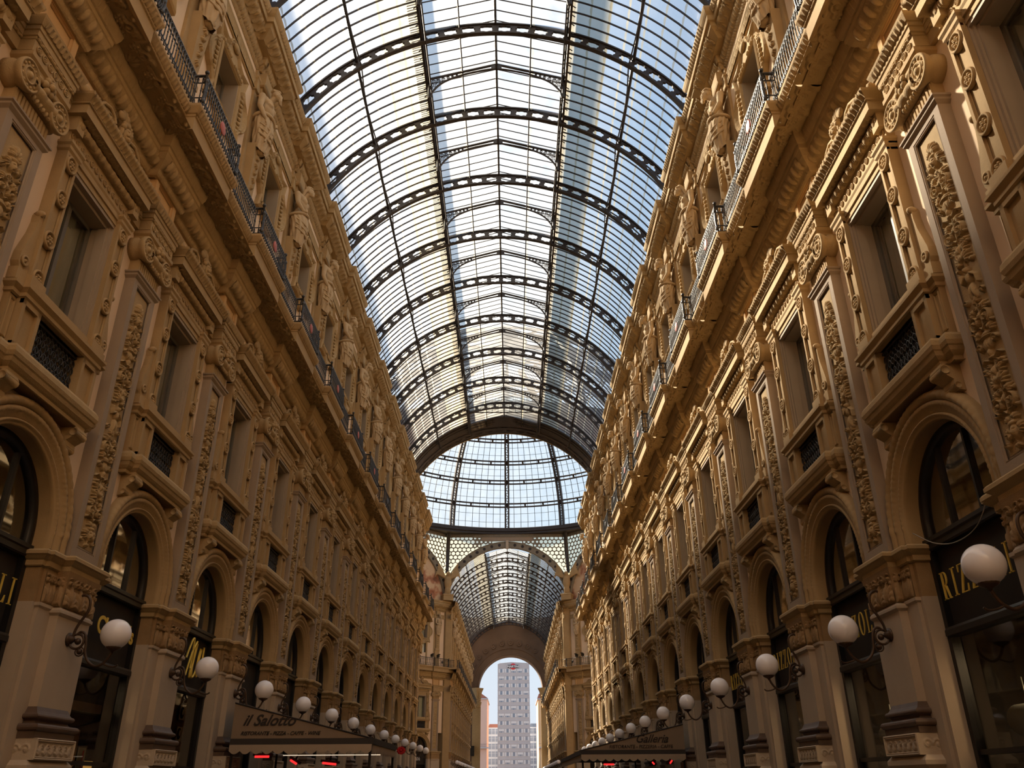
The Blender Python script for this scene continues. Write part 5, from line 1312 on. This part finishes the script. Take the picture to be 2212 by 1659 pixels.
        p3 = M('blind'); p3.box(UP-.3, UP-.25, -.7, .7, 14.3, 17.1)
        spawn('balcony_door', [('door_surround', m), ('sash', p2), ('blind', p3)], at(y), rz, f'{o} glazed balcony door on the {sgn} octagon facade', 'door', f'octagon balcony doors {sgn}', 14.3, kind='thing')
    if True:
        for n in range(2):
            m = M('black_frame'); m.box(-.14, .14, -.12, .12, 15.30, 15.55); m.tube([(0, 0, 15.18), (0, 0, 15.34)], .03, 5); m.prism([(-.14, 15.5), (.26, 15.62), (.26, 15.68), (-.14, 15.58)], 'y', -.14, .14)
            y = (HB+ST-.6-n*.95) if i == 7 else (-HB-ST+.6+n*.95)
            tag(link('floodlight', m.mesh('floodlight'), None, at(y)+R @ Vector((1.05, 0, 0)), rz), f'small black floodlight, {ORD[n]} on the {sgn} octagon railing from the far arm', 'floodlight')
for q in (-1, 1):
    m = M('stone'); pl_ = [(q*6.93, 105.75), (q*6.98, 105.2), (q*7.7, 104.95), (q*8.35, 105.5), (q*8.0, 107.3), (q*7.0, 107.3)]
    m.prism(pl_, 'z', 0, 22.3); struct('wall_corner_%s' % SIDE[q], m)
for i in (1, 7): diag(i, True)
for i in (3, 5): diag(i, False)
cl = M('plaster'); cl.box(-27, -26.5, 66, 106, 0, 31); cl.box(26.5, 27, 66, 106, 0, 31)
for q in (-1, 1):
    for yy in (77.8, 93.8): cl.box(*sorted((q*19, q*27)), yy, yy+.4, 0, 22.3)
    cl.box(*sorted((q*19, q*27)), 77.8, 94.2, 29.8, 30.2)
struct('wall_side_arms', cl)
# ring, ribs, hoops and glass of the dome
DZ, DR, DH = 31.5, 19.0, 17.0
def dp(th, ph, k=1.0): return (DR*k*math.cos(th)*math.sin(ph), 86+DR*k*math.cos(th)*math.cos(ph), DZ+DH*math.sin(th)*k)
m = M('vault_iron'); n = 96; prf = [(18.75, 31.0), (18.75, 31.25), (18.55, 31.3), (18.55, 31.75), (18.8, 31.85), (21.0, 31.85), (21.0, 31.0)]; k = len(prf); v = []
for j in range(n):
    a = 2*PI*j/n; v += [(r*math.sin(a), 86+r*math.cos(a), z) for r, z in prf]
m.add(v, [(j*k+i, ((j+1) % n)*k+i, ((j+1) % n)*k+(i+1) % k, j*k+(i+1) % k) for j in range(n) for i in range(k)])
tag(link('dome_ring', m.mesh('dome_ring')), 'dark iron ring girder at the foot of the glass dome', 'ring girder')
rm = M('vault_iron'); TH = np.linspace(.01, 1.32, 26)
for w0, w1, r0, r1 in ((-.32, -.10, .975, 1.0), (.10, .32, .975, 1.0)):
    v = []
    for t in TH: v += [(w0, *dp(t, 0, r0)[1:]), (w1, *dp(t, 0, r0)[1:]), (w1, *dp(t, 0, r1)[1:]), (w0, *dp(t, 0, r1)[1:])]
    rm.add([(a, b-86, c) for a, b, c in v], [(i*4+j, (i+1)*4+j, (i+1)*4+(j+1) % 4, i*4+(j+1) % 4) for i in range(25) for j in range(4)])
for i in range(64):
    t = .02+1.28*i/64; a = dp(t, 0, .99); b = dp(t+.02, 0, .99); s_ = 1 if i % 2 else -1; rm.tube([(-.2*s_, a[1]-86, a[2]), (.2*s_, b[1]-86, b[2])], .05, 4)
me = rm.mesh('dome_rib')
for j in range(16):
    o = link('dome_rib', me, None, (0, 86, 0), j*PI/8)
    d = ['straight ahead over the far arm', 'one left of the middle', 'two left of the middle', 'three left of the middle'][j] if j < 4 else (f'{["one", "two", "three"][15-j]} right of the middle' if j > 12 else f'{ORD[j-4]} of those hidden behind the near vault')
    tag(o, f'curved lattice rib of the glass dome, {d}', 'dome rib', 'dome ribs')
for n_, th in enumerate((.195, .375, .525, .70, .90, 1.10)):
    m = M('vault_iron'); N = 96
    for r in (.985, .985):
        pass
    v0 = [dp(th-.013, 2*PI*j/N, .987) for j in range(N)]; v1 = [dp(th+.013, 2*PI*j/N, .987) for j in range(N)]
    m.tube(v0, .11, 5, True); m.tube(v1, .11, 5, True)
    for j in range(0, N, 2):
        a = v0[j]; b = v1[j]; m.tube([a, b], .16, 4)
    tag(link('dome_hoop', m.mesh('dome_hoop')), f'{ORD[n_]} iron hoop of the dome counted up from its ring', 'dome hoop', 'dome hoops')
db = M('vault_iron'); TH2 = np.linspace(.0, 1.32, 20)
for j in range(128):
    ph = 2*PI*j/128; v = []
    if j % 8 == 0 or 38 < j < 90: continue
    c, s_ = math.cos(ph), math.sin(ph)
    for t in TH2:
        for kx, w_ in ((.994, -.03), (.994, .03), (1.0, 0)):
            a = dp(t, ph, kx); v.append((a[0]+w_*c, a[1]-w_*s_, a[2]))
    db.add(v, [(i*3+q, (i+1)*3+q, (i+1)*3+(q+1) % 3, i*3+(q+1) % 3) for i in range(19) for q in range(3)])
lev = [.0, .195, .375, .525, .70, .90, 1.10]
for a, b in zip(lev[:-1], lev[1:]):
    for f_ in (1/3, 2/3):
        db.tube([dp(a+(b-a)*f_, 2*PI*j/64-2.0, .996) for j in range(41)], .024, 4)
e = tag(link('dome_glazing', None, None, (0, 0, 0)), kind='structure')
link('glazing_bars', db.mesh('glazing_bars'), e)
dg_ = M('dome_glass'); dg_.grid(lambda U, V: (DR*np.cos(1.5*V)*np.sin(2*PI*U), 86+DR*np.cos(1.5*V)*np.cos(2*PI*U), DZ+DH*np.sin(1.5*V)), 97, 20); link('dome_panes', dg_.mesh('dome_panes'), e)
ln = M('vault_iron'); ln.lathe([(2.2, 47.6), (2.2, 49.2), (2.6, 49.3), (1.5, 50.4), (.1, 51)], (0, 86, 0), 'z', 16); struct('trim_dome_cap', ln)
# winged figures and posts on the octagon corners
ew = M('statue_stone')
ew.ball((.35, 0, 24.6), (.42, .48, .95), 14, 10); ew.ball((.5, 0, 25.6), (.30, .30, .34), 12, 9); ew.ball((.75, 0, 25.55), (.22, .09, .10), 8, 6); ew.ball((.35, 0, 23.6), (.35, .4, .6), 10, 8)
for q in (-1, 1):
    for j in range(7):
        t = j/6; limb(ew, [(.25, q*.35, 25.2), (.3, q*(.9+.55*t), 26.4-.75*t), (.25, q*(1.35+.35*t), 27.2-2.0*t)], [.16, .12, .07], 6)
    ew.ball((.3, q*.25, 23.2), (.25, .16, .5), 8, 6)
ew.mat = 'stone'
eagle = remeshed(ew, .07, 'body', 2)
eb = M('stone'); eb.box(-.3, .8, -.65, .65, 22.3, 23.0); eb.wrap([(0, 22.85), (.1, 22.9), (.1, 23.05), (0, 23.1)], -.6, .6, .75, -.3)
for i, nm in ((0.5, 'far right'), (7.5, 'far left')):
    a = PI/2-i*PI/4; r = 20.1; loc = (r*math.cos(a), 86+r*math.sin(a), 0)
    spawn('winged_figure', [('body', Raw(eagle, 'stone')), ('plinth', eb)], loc, a+PI, f'winged stone figure on the {nm} corner of the octagon', 'statue', None, 22.3)
    p = M('vault_iron'); p.tube([(0, 0, 25.9), (.5, 0, 31.2)], .28, 8)
    tag(link('iron_post', p.mesh('iron_post'), None, (20.4*math.cos(a), 86+20.4*math.sin(a), 0), a+PI), f'dark iron post between dome ring and winged figure, {nm} corner', 'post')

# ------------------------------------------------------------------ far end: arch to the square
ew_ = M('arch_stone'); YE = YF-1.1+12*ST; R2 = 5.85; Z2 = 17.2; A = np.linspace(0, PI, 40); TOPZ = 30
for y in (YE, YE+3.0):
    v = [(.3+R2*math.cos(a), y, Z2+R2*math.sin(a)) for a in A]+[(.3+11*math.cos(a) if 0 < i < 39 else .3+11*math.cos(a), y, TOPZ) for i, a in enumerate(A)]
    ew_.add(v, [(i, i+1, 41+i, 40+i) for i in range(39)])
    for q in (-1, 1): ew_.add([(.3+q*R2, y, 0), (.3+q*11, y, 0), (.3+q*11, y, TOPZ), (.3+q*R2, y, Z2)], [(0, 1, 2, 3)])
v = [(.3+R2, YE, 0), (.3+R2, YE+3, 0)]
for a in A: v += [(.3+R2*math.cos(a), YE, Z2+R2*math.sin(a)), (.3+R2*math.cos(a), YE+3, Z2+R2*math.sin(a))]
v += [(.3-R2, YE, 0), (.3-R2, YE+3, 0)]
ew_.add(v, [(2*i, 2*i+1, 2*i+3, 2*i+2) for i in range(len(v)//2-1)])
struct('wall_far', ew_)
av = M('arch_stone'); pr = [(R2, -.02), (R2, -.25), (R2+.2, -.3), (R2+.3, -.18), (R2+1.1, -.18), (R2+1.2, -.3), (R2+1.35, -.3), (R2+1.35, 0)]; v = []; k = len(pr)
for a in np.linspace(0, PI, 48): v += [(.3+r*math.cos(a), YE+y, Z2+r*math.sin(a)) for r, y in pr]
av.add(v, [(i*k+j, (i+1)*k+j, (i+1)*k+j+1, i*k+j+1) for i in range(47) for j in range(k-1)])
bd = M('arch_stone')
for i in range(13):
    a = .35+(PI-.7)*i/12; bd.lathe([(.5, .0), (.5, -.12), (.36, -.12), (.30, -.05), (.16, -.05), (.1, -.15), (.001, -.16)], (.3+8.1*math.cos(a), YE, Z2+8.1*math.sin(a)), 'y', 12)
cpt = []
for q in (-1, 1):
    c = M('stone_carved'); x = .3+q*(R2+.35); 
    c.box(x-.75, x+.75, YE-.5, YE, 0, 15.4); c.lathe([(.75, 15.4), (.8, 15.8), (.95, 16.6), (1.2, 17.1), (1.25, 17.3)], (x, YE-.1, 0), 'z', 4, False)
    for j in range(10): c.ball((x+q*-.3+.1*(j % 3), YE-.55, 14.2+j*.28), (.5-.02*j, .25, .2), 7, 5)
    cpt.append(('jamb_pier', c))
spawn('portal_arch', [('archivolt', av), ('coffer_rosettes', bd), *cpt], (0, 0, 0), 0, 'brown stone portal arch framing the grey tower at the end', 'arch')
for q in (-1, 1):
    m = M('black_frame'); m.box(-.5, .5, -.25, .25, 0, 1.6); m.box(-.42, .42, -.30, -.25, .1, 1.5)
    tag(link('loudspeaker', m.mesh('loudspeaker'), None, (.3+q*7.0, YE-.8, 6.0)), f'dark square box on the {SIDE[q]} pier of the portal arch', 'box')

# ------------------------------------------------------------------ buildings on the square
TX, TY, TW, TT = 1.38, 420.0, 15.45, 54.6
bd_ = M('tower_concrete'); bd_.box(-TW/2, TW/2, 0, 14, 0, TT-.4); FH = 3.38
for f_ in range(16): bd_.box(-TW/2-.05, TW/2+.05, -.12, 0, TT-4.6-f_*FH-1.35, TT-4.6-f_*FH-.9)
rfm = M('tower_concrete'); rfm.prism([(-TW/2, TT-.4), (TW/2, TT-.4), (TW/2-1, TT+.1), (-1.2, TT+.5), (-TW/2+1, TT)], 'y', 0, 14)
wins = []; rg = random.Random(5)
wf = M('tower_white')
for x in (-1.15, -.62, .62, 1.15): wf.box(x-.07, x+.07, -.14, 0, 0, 1.75)
wf.box(-1.3, -1.15, -.08, 0, 0, 1.75); wf.box(1.15, 1.3, -.08, 0, 0, 1.75)
wf.box(-1.3, 1.3, -.14, 0, -.06, .02); wp = M('tower_pane'); wp.box(-1.28, 1.28, -.04, .02, 0, 1.75)
wb = M('tower_white'); wb.box(-1.12, -.66, -.07, -.04, .05, 1.7); wb.box(.66, 1.12, -.07, -.04, .05, 1.7)
wbh = M('tower_white'); wbh.box(-1.12, 1.12, -.07, -.04, .7, 1.7)
t = link('office_tower', None, None, (TX, TY, 0)); tag(t, 'grey concrete office tower with red sign seen through the end arch', 'tower')
link('walls', bd_.mesh('walls'), t); link('roof', rfm.mesh('roof'), t)
for f_ in range(16):
    for g_ in range(5):
        w = link('window', wf.mesh('window'), t, (-TW/2+1.75+g_*2.99, 0, TT-4.4-f_*FH)); link('pane', wp.mesh('pane'), w)
        r_ = rg.random()
        link('blind', (wb if r_ < .75 else wbh).mesh('blind'), w)
sg = M('sign_red'); sg.lathe([(.001, -.3), (1.45, -.3), (1.45, -.15), (.001, -.15)], (-.2, 0, TT-1.55), 'y', 28); so = link('red_disc', sg.mesh('red_disc'), t)
sb = M('sign_black'); sb.box(-3.0, 2.6, -.42, -.3, TT-2.25, TT-.85); sbo = link('name_board', sb.mesh('name_board'), t)
font('lettering', 'MARTINI', 1.45, 'letter_white', sbo, (-.2, -.44, TT-2.07), (PI/2, 0, 0), 0, 'CENTER', .03)
for n_, (x, h) in enumerate(((-6.6, 3.5), (-4.2, 6.5), (1.0, 6.8), (2.2, 6.0), (3.4, 6.3))):
    m = M('tower_white'); m.tube([(0, 0, 0), (0, 0, h)], .07, 4); m.tube([(-.5, 0, h*.8), (.5, 0, h*.8)], .04, 4); m.tube([(-.35, 0, h*.6), (.35, 0, h*.6)], .04, 4)
    tag(link('roof_antenna', m.mesh('roof_antenna'), None, (TX+x, TY+6, TT)), f'thin roof antenna, {ORD[n_]} from the left on the grey tower', 'antenna')
def grid_block(x0, x1, y, z1, nx, label, roof):
    e = link('office_block', None, None, ((x0+x1)/2, y, 0)); tag(e, label, 'building'); w = (x1-x0)/nx; b = M('tower_white'); b.box(x0-(x0+x1)/2, (x1-x0)/2, 0, 10, 0, z1); link('walls', b.mesh('walls'), e)
    r = M(roof); r.prism([((x0-x1)/2-.3, z1), ((x1-x0)/2+.3, z1), ((x1-x0)/2-.5, z1+1.6), ((x0-x1)/2+.5, z1+1.6)], 'y', 0, 10); link('roof', r.mesh('roof'), e)
    p = M('tower_pane'); p.box(-w*.38, w*.38, -.06, 0, 0, 2.5); s_ = M('tower_white'); s_.box(-w*.04, w*.04, -.12, -.06, 0, 2.5); s_.box(-w*.38, w*.38, -.12, -.06, 1.55, 1.65)
    for f_ in range(int(z1/3.4)):
        for i in range(nx):
            q = link('window', p.mesh('window'), e, ((x0-x1)/2+(i+.5)*w, 0, z1-3.1-f_*3.4)); link('glazing_bar', s_.mesh('glazing_bar'), q)
grid_block(-11.2, -6.2, 440, 26.6, 3, 'white gridded office block between pink wall and grey tower', 'roof_tile')
grid_block(9.3, 14.2, 440, 26.8, 3, 'white gridded office block on the far side of the tower', 'tower_pane')
def side_house(x0, x1, z1, m_, label):
    e = link('corner_house', None, None, ((x0+x1)/2, 330, 0)); tag(e, label, 'building'); h = (x1-x0)/2; b = M(m_); b.box(-h, h, 0, 26, 0, z1); link('walls', b.mesh('walls'), e)
    r = M('tower_concrete'); r.box(-h-.35, h+.35, -.4, 26, z1-.2, z1+.25); link('cornice', r.mesh('cornice'), e); s_ = M('roof_tile'); s_.prism([(-h-.3, z1+.25), (h+.3, z1+.25), (h*.4, z1+1.9), (-h*.9, z1+1.9)], 'y', 0, 26); link('roof', s_.mesh('roof'), e)
    bl = M('tower_concrete'); bl.box(-h, h+.7, -1.2, 0, 13.2, 13.6); link('balcony', bl.mesh('balcony'), e); rl = M('iron')
    for i in range(16): rl.tube([(-h+(2*h+.7)*i/15, -1.15, 13.6), (-h+(2*h+.7)*i/15, -1.15, 14.7)], .03, 4)
    rl.tube([(-h, -1.15, 14.7), (h+.7, -1.15, 14.7)], .04, 4); link('balcony_rail', rl.mesh('balcony_rail'), e)
    for z in (5, 9, 17, 21, 25):
        if z+2 < z1: w = M('tower_pane'); w.box(-.5, .5, -.05, 0, z, z+2.0); link('window', w.mesh('window'), e, (-h*.2, 0, 0))
side_house(-16.0, -8.9, 30.4, 'pink_render', 'pink rendered house at the left edge of the end arch')
side_house(10.4, 17.0, 30.2, 'peach_render', 'peach rendered house at the right edge of the end arch')

# ------------------------------------------------------------------ restaurant awnings
def awning(s, y0, y1, xw, xf, zt, zb, label, words):
    e = link('awning', None, None, ((xw+xf)/2, (y0+y1)/2, 0)); tag(e, label, 'awning'); cx, cy = (xw+xf)/2, (y0+y1)/2
    c = M('awning_cloth'); t = .02
    c.prism([(xw-cx, zb), (xf-cx, zb), (xw-cx, zt)], 'y', y0-cy, y0-cy+t); c.prism([(xw-cx, zb), (xf-cx, zb), (xw-cx, zt)], 'y', y1-cy-t, y1-cy)
    c.add([(xw-cx, y0-cy, zt), (xf-cx, y0-cy, zb), (xf-cx, y1-cy, zb), (xw-cx, y1-cy, zt), (xw-cx, y0-cy, zt-t), (xf-cx, y0-cy, zb-t), (xf-cx, y1-cy, zb-t), (xw-cx, y1-cy, zt-t)], [(0, 1, 2, 3), (7, 6, 5, 4)])
    co = link('cloth_roof', c.mesh('cloth_roof'), e)
    f = M('awning_dark'); a, b = sorted((xw-cx, xf-cx)); f.box(a, b, y0-cy-.03, y0-cy+.03, zb-.13, zb+.01); f.box(a, b, y1-cy-.03, y1-cy+.03, zb-.13, zb+.01); x = xf-cx; f.box(x-.03, x+.03, y0-cy, y1-cy, zb-.13, zb+.01)
    f.tube([(xw-cx, y0-cy-.01, zt), (xf-cx, y0-cy-.01, zb)], .018, 5); f.add([(a, y0-cy, zb-.1), (b, y0-cy, zb-.1), (b, y1-cy, zb-.1), (a, y1-cy, zb-.1)], [(0, 1, 2, 3)]); link('fascia', f.mesh('fascia'), e)
    def scallop(m, L, n, P):
        v = []; k = 8; N = n*k
        for i in range(N+1):
            d = abs(math.sin(PI*i/k))*.075; v += [P(L*i/N, zb-.13), P(L*i/N, zb-.27-d)]
        m.add(v, [(2*i, 2*i+2, 2*i+3, 2*i+1) for i in range(N)])
    va = M('awning_pale')
    for off in (-.012, .0): scallop(va, b-a, 13, lambda u, z: (a+u, y0-cy-.02+off, z))
    for off in (-.012, .0): scallop(va, y1-y0, int((y1-y0)*3), lambda u, z: (x+off*(-1), y0-cy+u, z))
    link('scalloped_valance', va.mesh('scalloped_valance'), e)
    for px, py in ((xf, y0), (xf, y1), (xw, y0), (xw, y1)):
        p = M('awning_dark'); p.tube([(px-cx-(.05 if px > cx else -.05), py-cy+(.08 if py < cy else -.08), 0), (px-cx-(.05 if px > cx else -.05), py-cy+(.08 if py < cy else -.08), zb-.1)], .035, 6); link('post', p.mesh('post'), e)
    for (txt, size, x0, z0, sh, bold, mm) in words: font('lettering', txt, size, mm, co, (x0-cx, y0-cy-.012, z0), (PI/2, 0, 0), sh, 'LEFT', bold)
    return e
awning(-1, 22.0, 26.4, -6.45, -2.94, 3.46, 2.62, 'brown restaurant awning lettered il Salotto beside the left wall', (('il Salotto', .36, -6.2, 2.93, .45, .006, 'letter_dark'), ('RISTORANTE - PIZZA - CAFFE - WINE', .118, -6.22, 2.71, .35, .002, 'letter_dark')))
awning(1, 30.6, 43.0, 6.45, 2.88, 3.41, 2.60, 'dark brown restaurant awning with faint lettering beside the right wall', (('Galleria', .36, 4.75, 2.84, .45, .004, 'letter_dark'), ('RISTORANTE - PIZZERIA - CAFFE', .15, 3.85, 2.66, .2, .001, 'letter_dark')))
st = M('strip_glow'); st.box(-5.25, -2.80, 22.55, 22.58, 2.255, 2.272); tag(link('light_strip', st.mesh('light_strip')), 'thin warm light strip under the left awning', 'light strip')
for n_, (x, y, z, L, a, lab) in enumerate(((-5.82, 22.7, 2.24, .36, 0, 'under the outer end of the left awning near the wall'), (-5.2, 23.5, 2.13, .20, .5, 'short, tilted, second below the left awning'), (-4.2, 23.2, 2.08, .36, .1, 'third along below the left awning'), (3.88, 31.2, 2.17, .36, 0, 'long and level under the right awning'), (5.42, 31.2, 2.20, .10, .8, 'a short spark under the right awning'), (6.05, 31.2, 2.25, .16, -.9, 'slanting beside the wall under the right awning'))):
    hs = M('awning_dark'); hs.box(-L/2-.06, L/2+.06, .02, .14, .02, .08); hs.box(-.02, .02, .05, .09, .08, .35)
    hg = M('heater_glow'); hg.tube([(-L/2, 0, 0), (L/2, 0, 0)], .028, 7)
    h = spawn('patio_heater', [('housing', hs), ('glowing_tube', hg)], (x, y, z), 0, f'red glowing heater {lab}', 'heater'); h.rotation_euler = (0, a, 0)

# ------------------------------------------------------------------ shop contents and small things
def wall_pt(s, p, y, z): return ((-W+p) if s < 0 else (W-p), y, z)
def thing(nm, m, s, p, y, z, lab, cat, grp=None): return tag(link(nm, m.mesh(nm), None, wall_pt(s, p, y, z), 0 if s < 0 else PI), lab, cat, grp)
for n_, yc in enumerate((Y0-ST/2, Y0+ST/2)):
    m = M('white_enamel'); r = .21; m.lathe([(.001, -.88), (r*.9, -.88), (r, -.84), (r, .84), (r*.9, .88), (.001, .88)], (0, 0, 0), 'y', 24); m.tube([(0, -.6, r), (0, -.6, .55)], .01, 5); m.tube([(0, .6, r), (0, .6, .55)], .01, 5)
    thing('tube_lamp', m, 1, -.70, yc-.1, 2.36, f'fat white horizontal tube in the {ORD[n_]} right-hand shop window from the camera', 'tube lamp')
    pn = M('shop_grey'); pn.box(-1.2, -1.15, .35, 1.0, 1.95, 3.55); thing('partition_board', pn, 1, 0, yc, 0, f'grey side panel inside the {ORD[n_]} right-hand shop window', 'partition')
    sf = M('shop_wood'); sf.box(-2.0, -1.9, -1.0, .6, .3, 3.5)
    for z in (.6, 1.2, 1.9, 2.6, 3.2): sf.box(-1.9, -1.6, -1.0, .6, z, z+.04)
    thing('bookcase', sf, 1, 0, yc, 0, f'brown wooden bookcase behind the {ORD[n_]} right-hand shop window', 'bookcase')
m = M('shop_light'); m.box(-.25, .25, -.45, .45, 0, .04); hs = M('shop_grey'); hs.box(-.3, .3, -.5, .5, .04, .12)
spawn('ceiling_lamp', [('diffuser', m), ('housing', hs)], wall_pt(1, -1.2, Y0-ST/2-.45, 3.50), PI, 'warm lit ceiling lamp inside the nearest right-hand shop', 'ceiling lamp')
def shop_fill_light(x, y, z, e, col=(1, .72, .42)):
    l = bpy.data.lights.new('shop_fill_light', 'AREA'); l.energy = e; l.color = col; l.size = .5; o = bpy.data.objects.new('shop_fill_light', l); COL.objects.link(o); o.location = (x, y, z); return o
shop_fill_light(8.2, Y0-ST/2-.45, 3.49, 60); shop_fill_light(8.2, Y0+ST/2, 3.49, 42); shop_fill_light(-8.2, Y0+ST/2, 3.49, 14); shop_fill_light(-7.9, Y0+1.5*ST, 3.49, 22); shop_fill_light(8.2, Y0+1.5*ST, 3.49, 18)  # first backs the modelled ceiling lamp; the others are added to brighten shop interiors
ps = M('paper'); ps.box(-.02, .02, -.12, .12, 0, .55); thing('poster', ps, 1, -.9, Y0-ST/2-.1, 2.75, 'pale hanging poster inside the nearest right-hand shop', 'poster')
for n_, z in enumerate((2.98, 2.52)):
    f = M('shop_wood'); frame_rect(f, -.20, .20, 0, .36, 0, .025, .02); p = M('paper'); p.box(-.01, .002, -.19, .19, .01, .35); d = M('shop_dark'); d.lathe([(.13, .003), (.13, .006), (.001, .006)], (0, 0, .18), 'x', 18)
    q = M('paper'); q.ball((.008, .04, .2), (.004, .05, .07), 8, 6)
    spawn('framed_print', [('picture_frame', f), ('print', p, [('portrait_oval', d), ('portrait_head', q)])], wall_pt(-1, -.40, 21.05, z), 0, f'{"upper" if n_ == 0 else "lower"} framed print hung in the third left shop window', 'picture')
bkp = M('shop_wood'); bkp.box(-.50, -.46, -.9, .9, 1.2, 3.5); thing('display_board', bkp, -1, 0, Y0+ST*1.5, 0, 'brown board behind the framed prints in the third left shop', 'board')
lb = M('paper'); lb.box(0, .012, -.24, .24, 0, .22); thing('menu_sheet', lb, -1, -.36, 20.95, 2.08, 'pale grey sheet in the third left shop window below the prints', 'notice')
sh_ = M('paper'); sh_.box(0, .012, -.14, .14, -.25, .25); rd = M('sign_red'); rd.box(.012, .016, .02, .07, -.2, .2)
spawn('notice_sheet', [('sheet', sh_), ('red_mark', rd)], wall_pt(-1, -.36, 16.36, 1.98), 0, 'white notice with a red mark in the second left shop window', 'notice')
bg_ = M('lit_interior'); bg_.box(0, .1, -.22, .22, -.3, .12); thing('glowing_display', bg_, -1, -.6, 16.95, 1.9, 'orange glowing display beside the white notice, second left shop', 'display')
sw = M('shop_wood'); sw.box(-.02, .02, -.95, .95, 0, .16); thing('wooden_shelf', sw, -1, -.5, Y0+ST/2, 2.85, 'wooden shelf edge inside the second left shop window', 'shelf')
for n_, y in enumerate((15.9, 16.55)):
    b = M('shop_wood'); b.box(-.03, .03, -.24, .24, -.62, 0); thing('wooden_board', b, -1, -.7, y, 2.55, f'{"nearer" if n_ == 0 else "farther"} brown panel below the shelf, second left shop', 'board')
cb = M('cable'); cb.tube(spline([(0, 1.16, .20), (0, .7, -.10), (0, .1, -.16), (0, -.5, -.02), (0, -1.1, .30)], 8), .008, 5)
cbo = thing('hanging_cable', cb, 1, .06, Y0-ST/2, 4.85, 'thin pale cable sagging across the nearest right shop arch', 'cable')
rfl = M('red_petal')
for j in range(9):
    a = j*2*PI/9; rfl.ball((.16*math.cos(a), .0, .16*math.sin(a)), (.13, .05, .07), 7, 5)
rfl.ball((0, -.04, 0), .08, 7, 5)
tag(link('red_flower', rfl.mesh('red_flower'), None, (-6.20, Y0+ST*9-.05, 3.42)), 'red flower decoration below a globe lamp at the end of left wall', 'decoration')
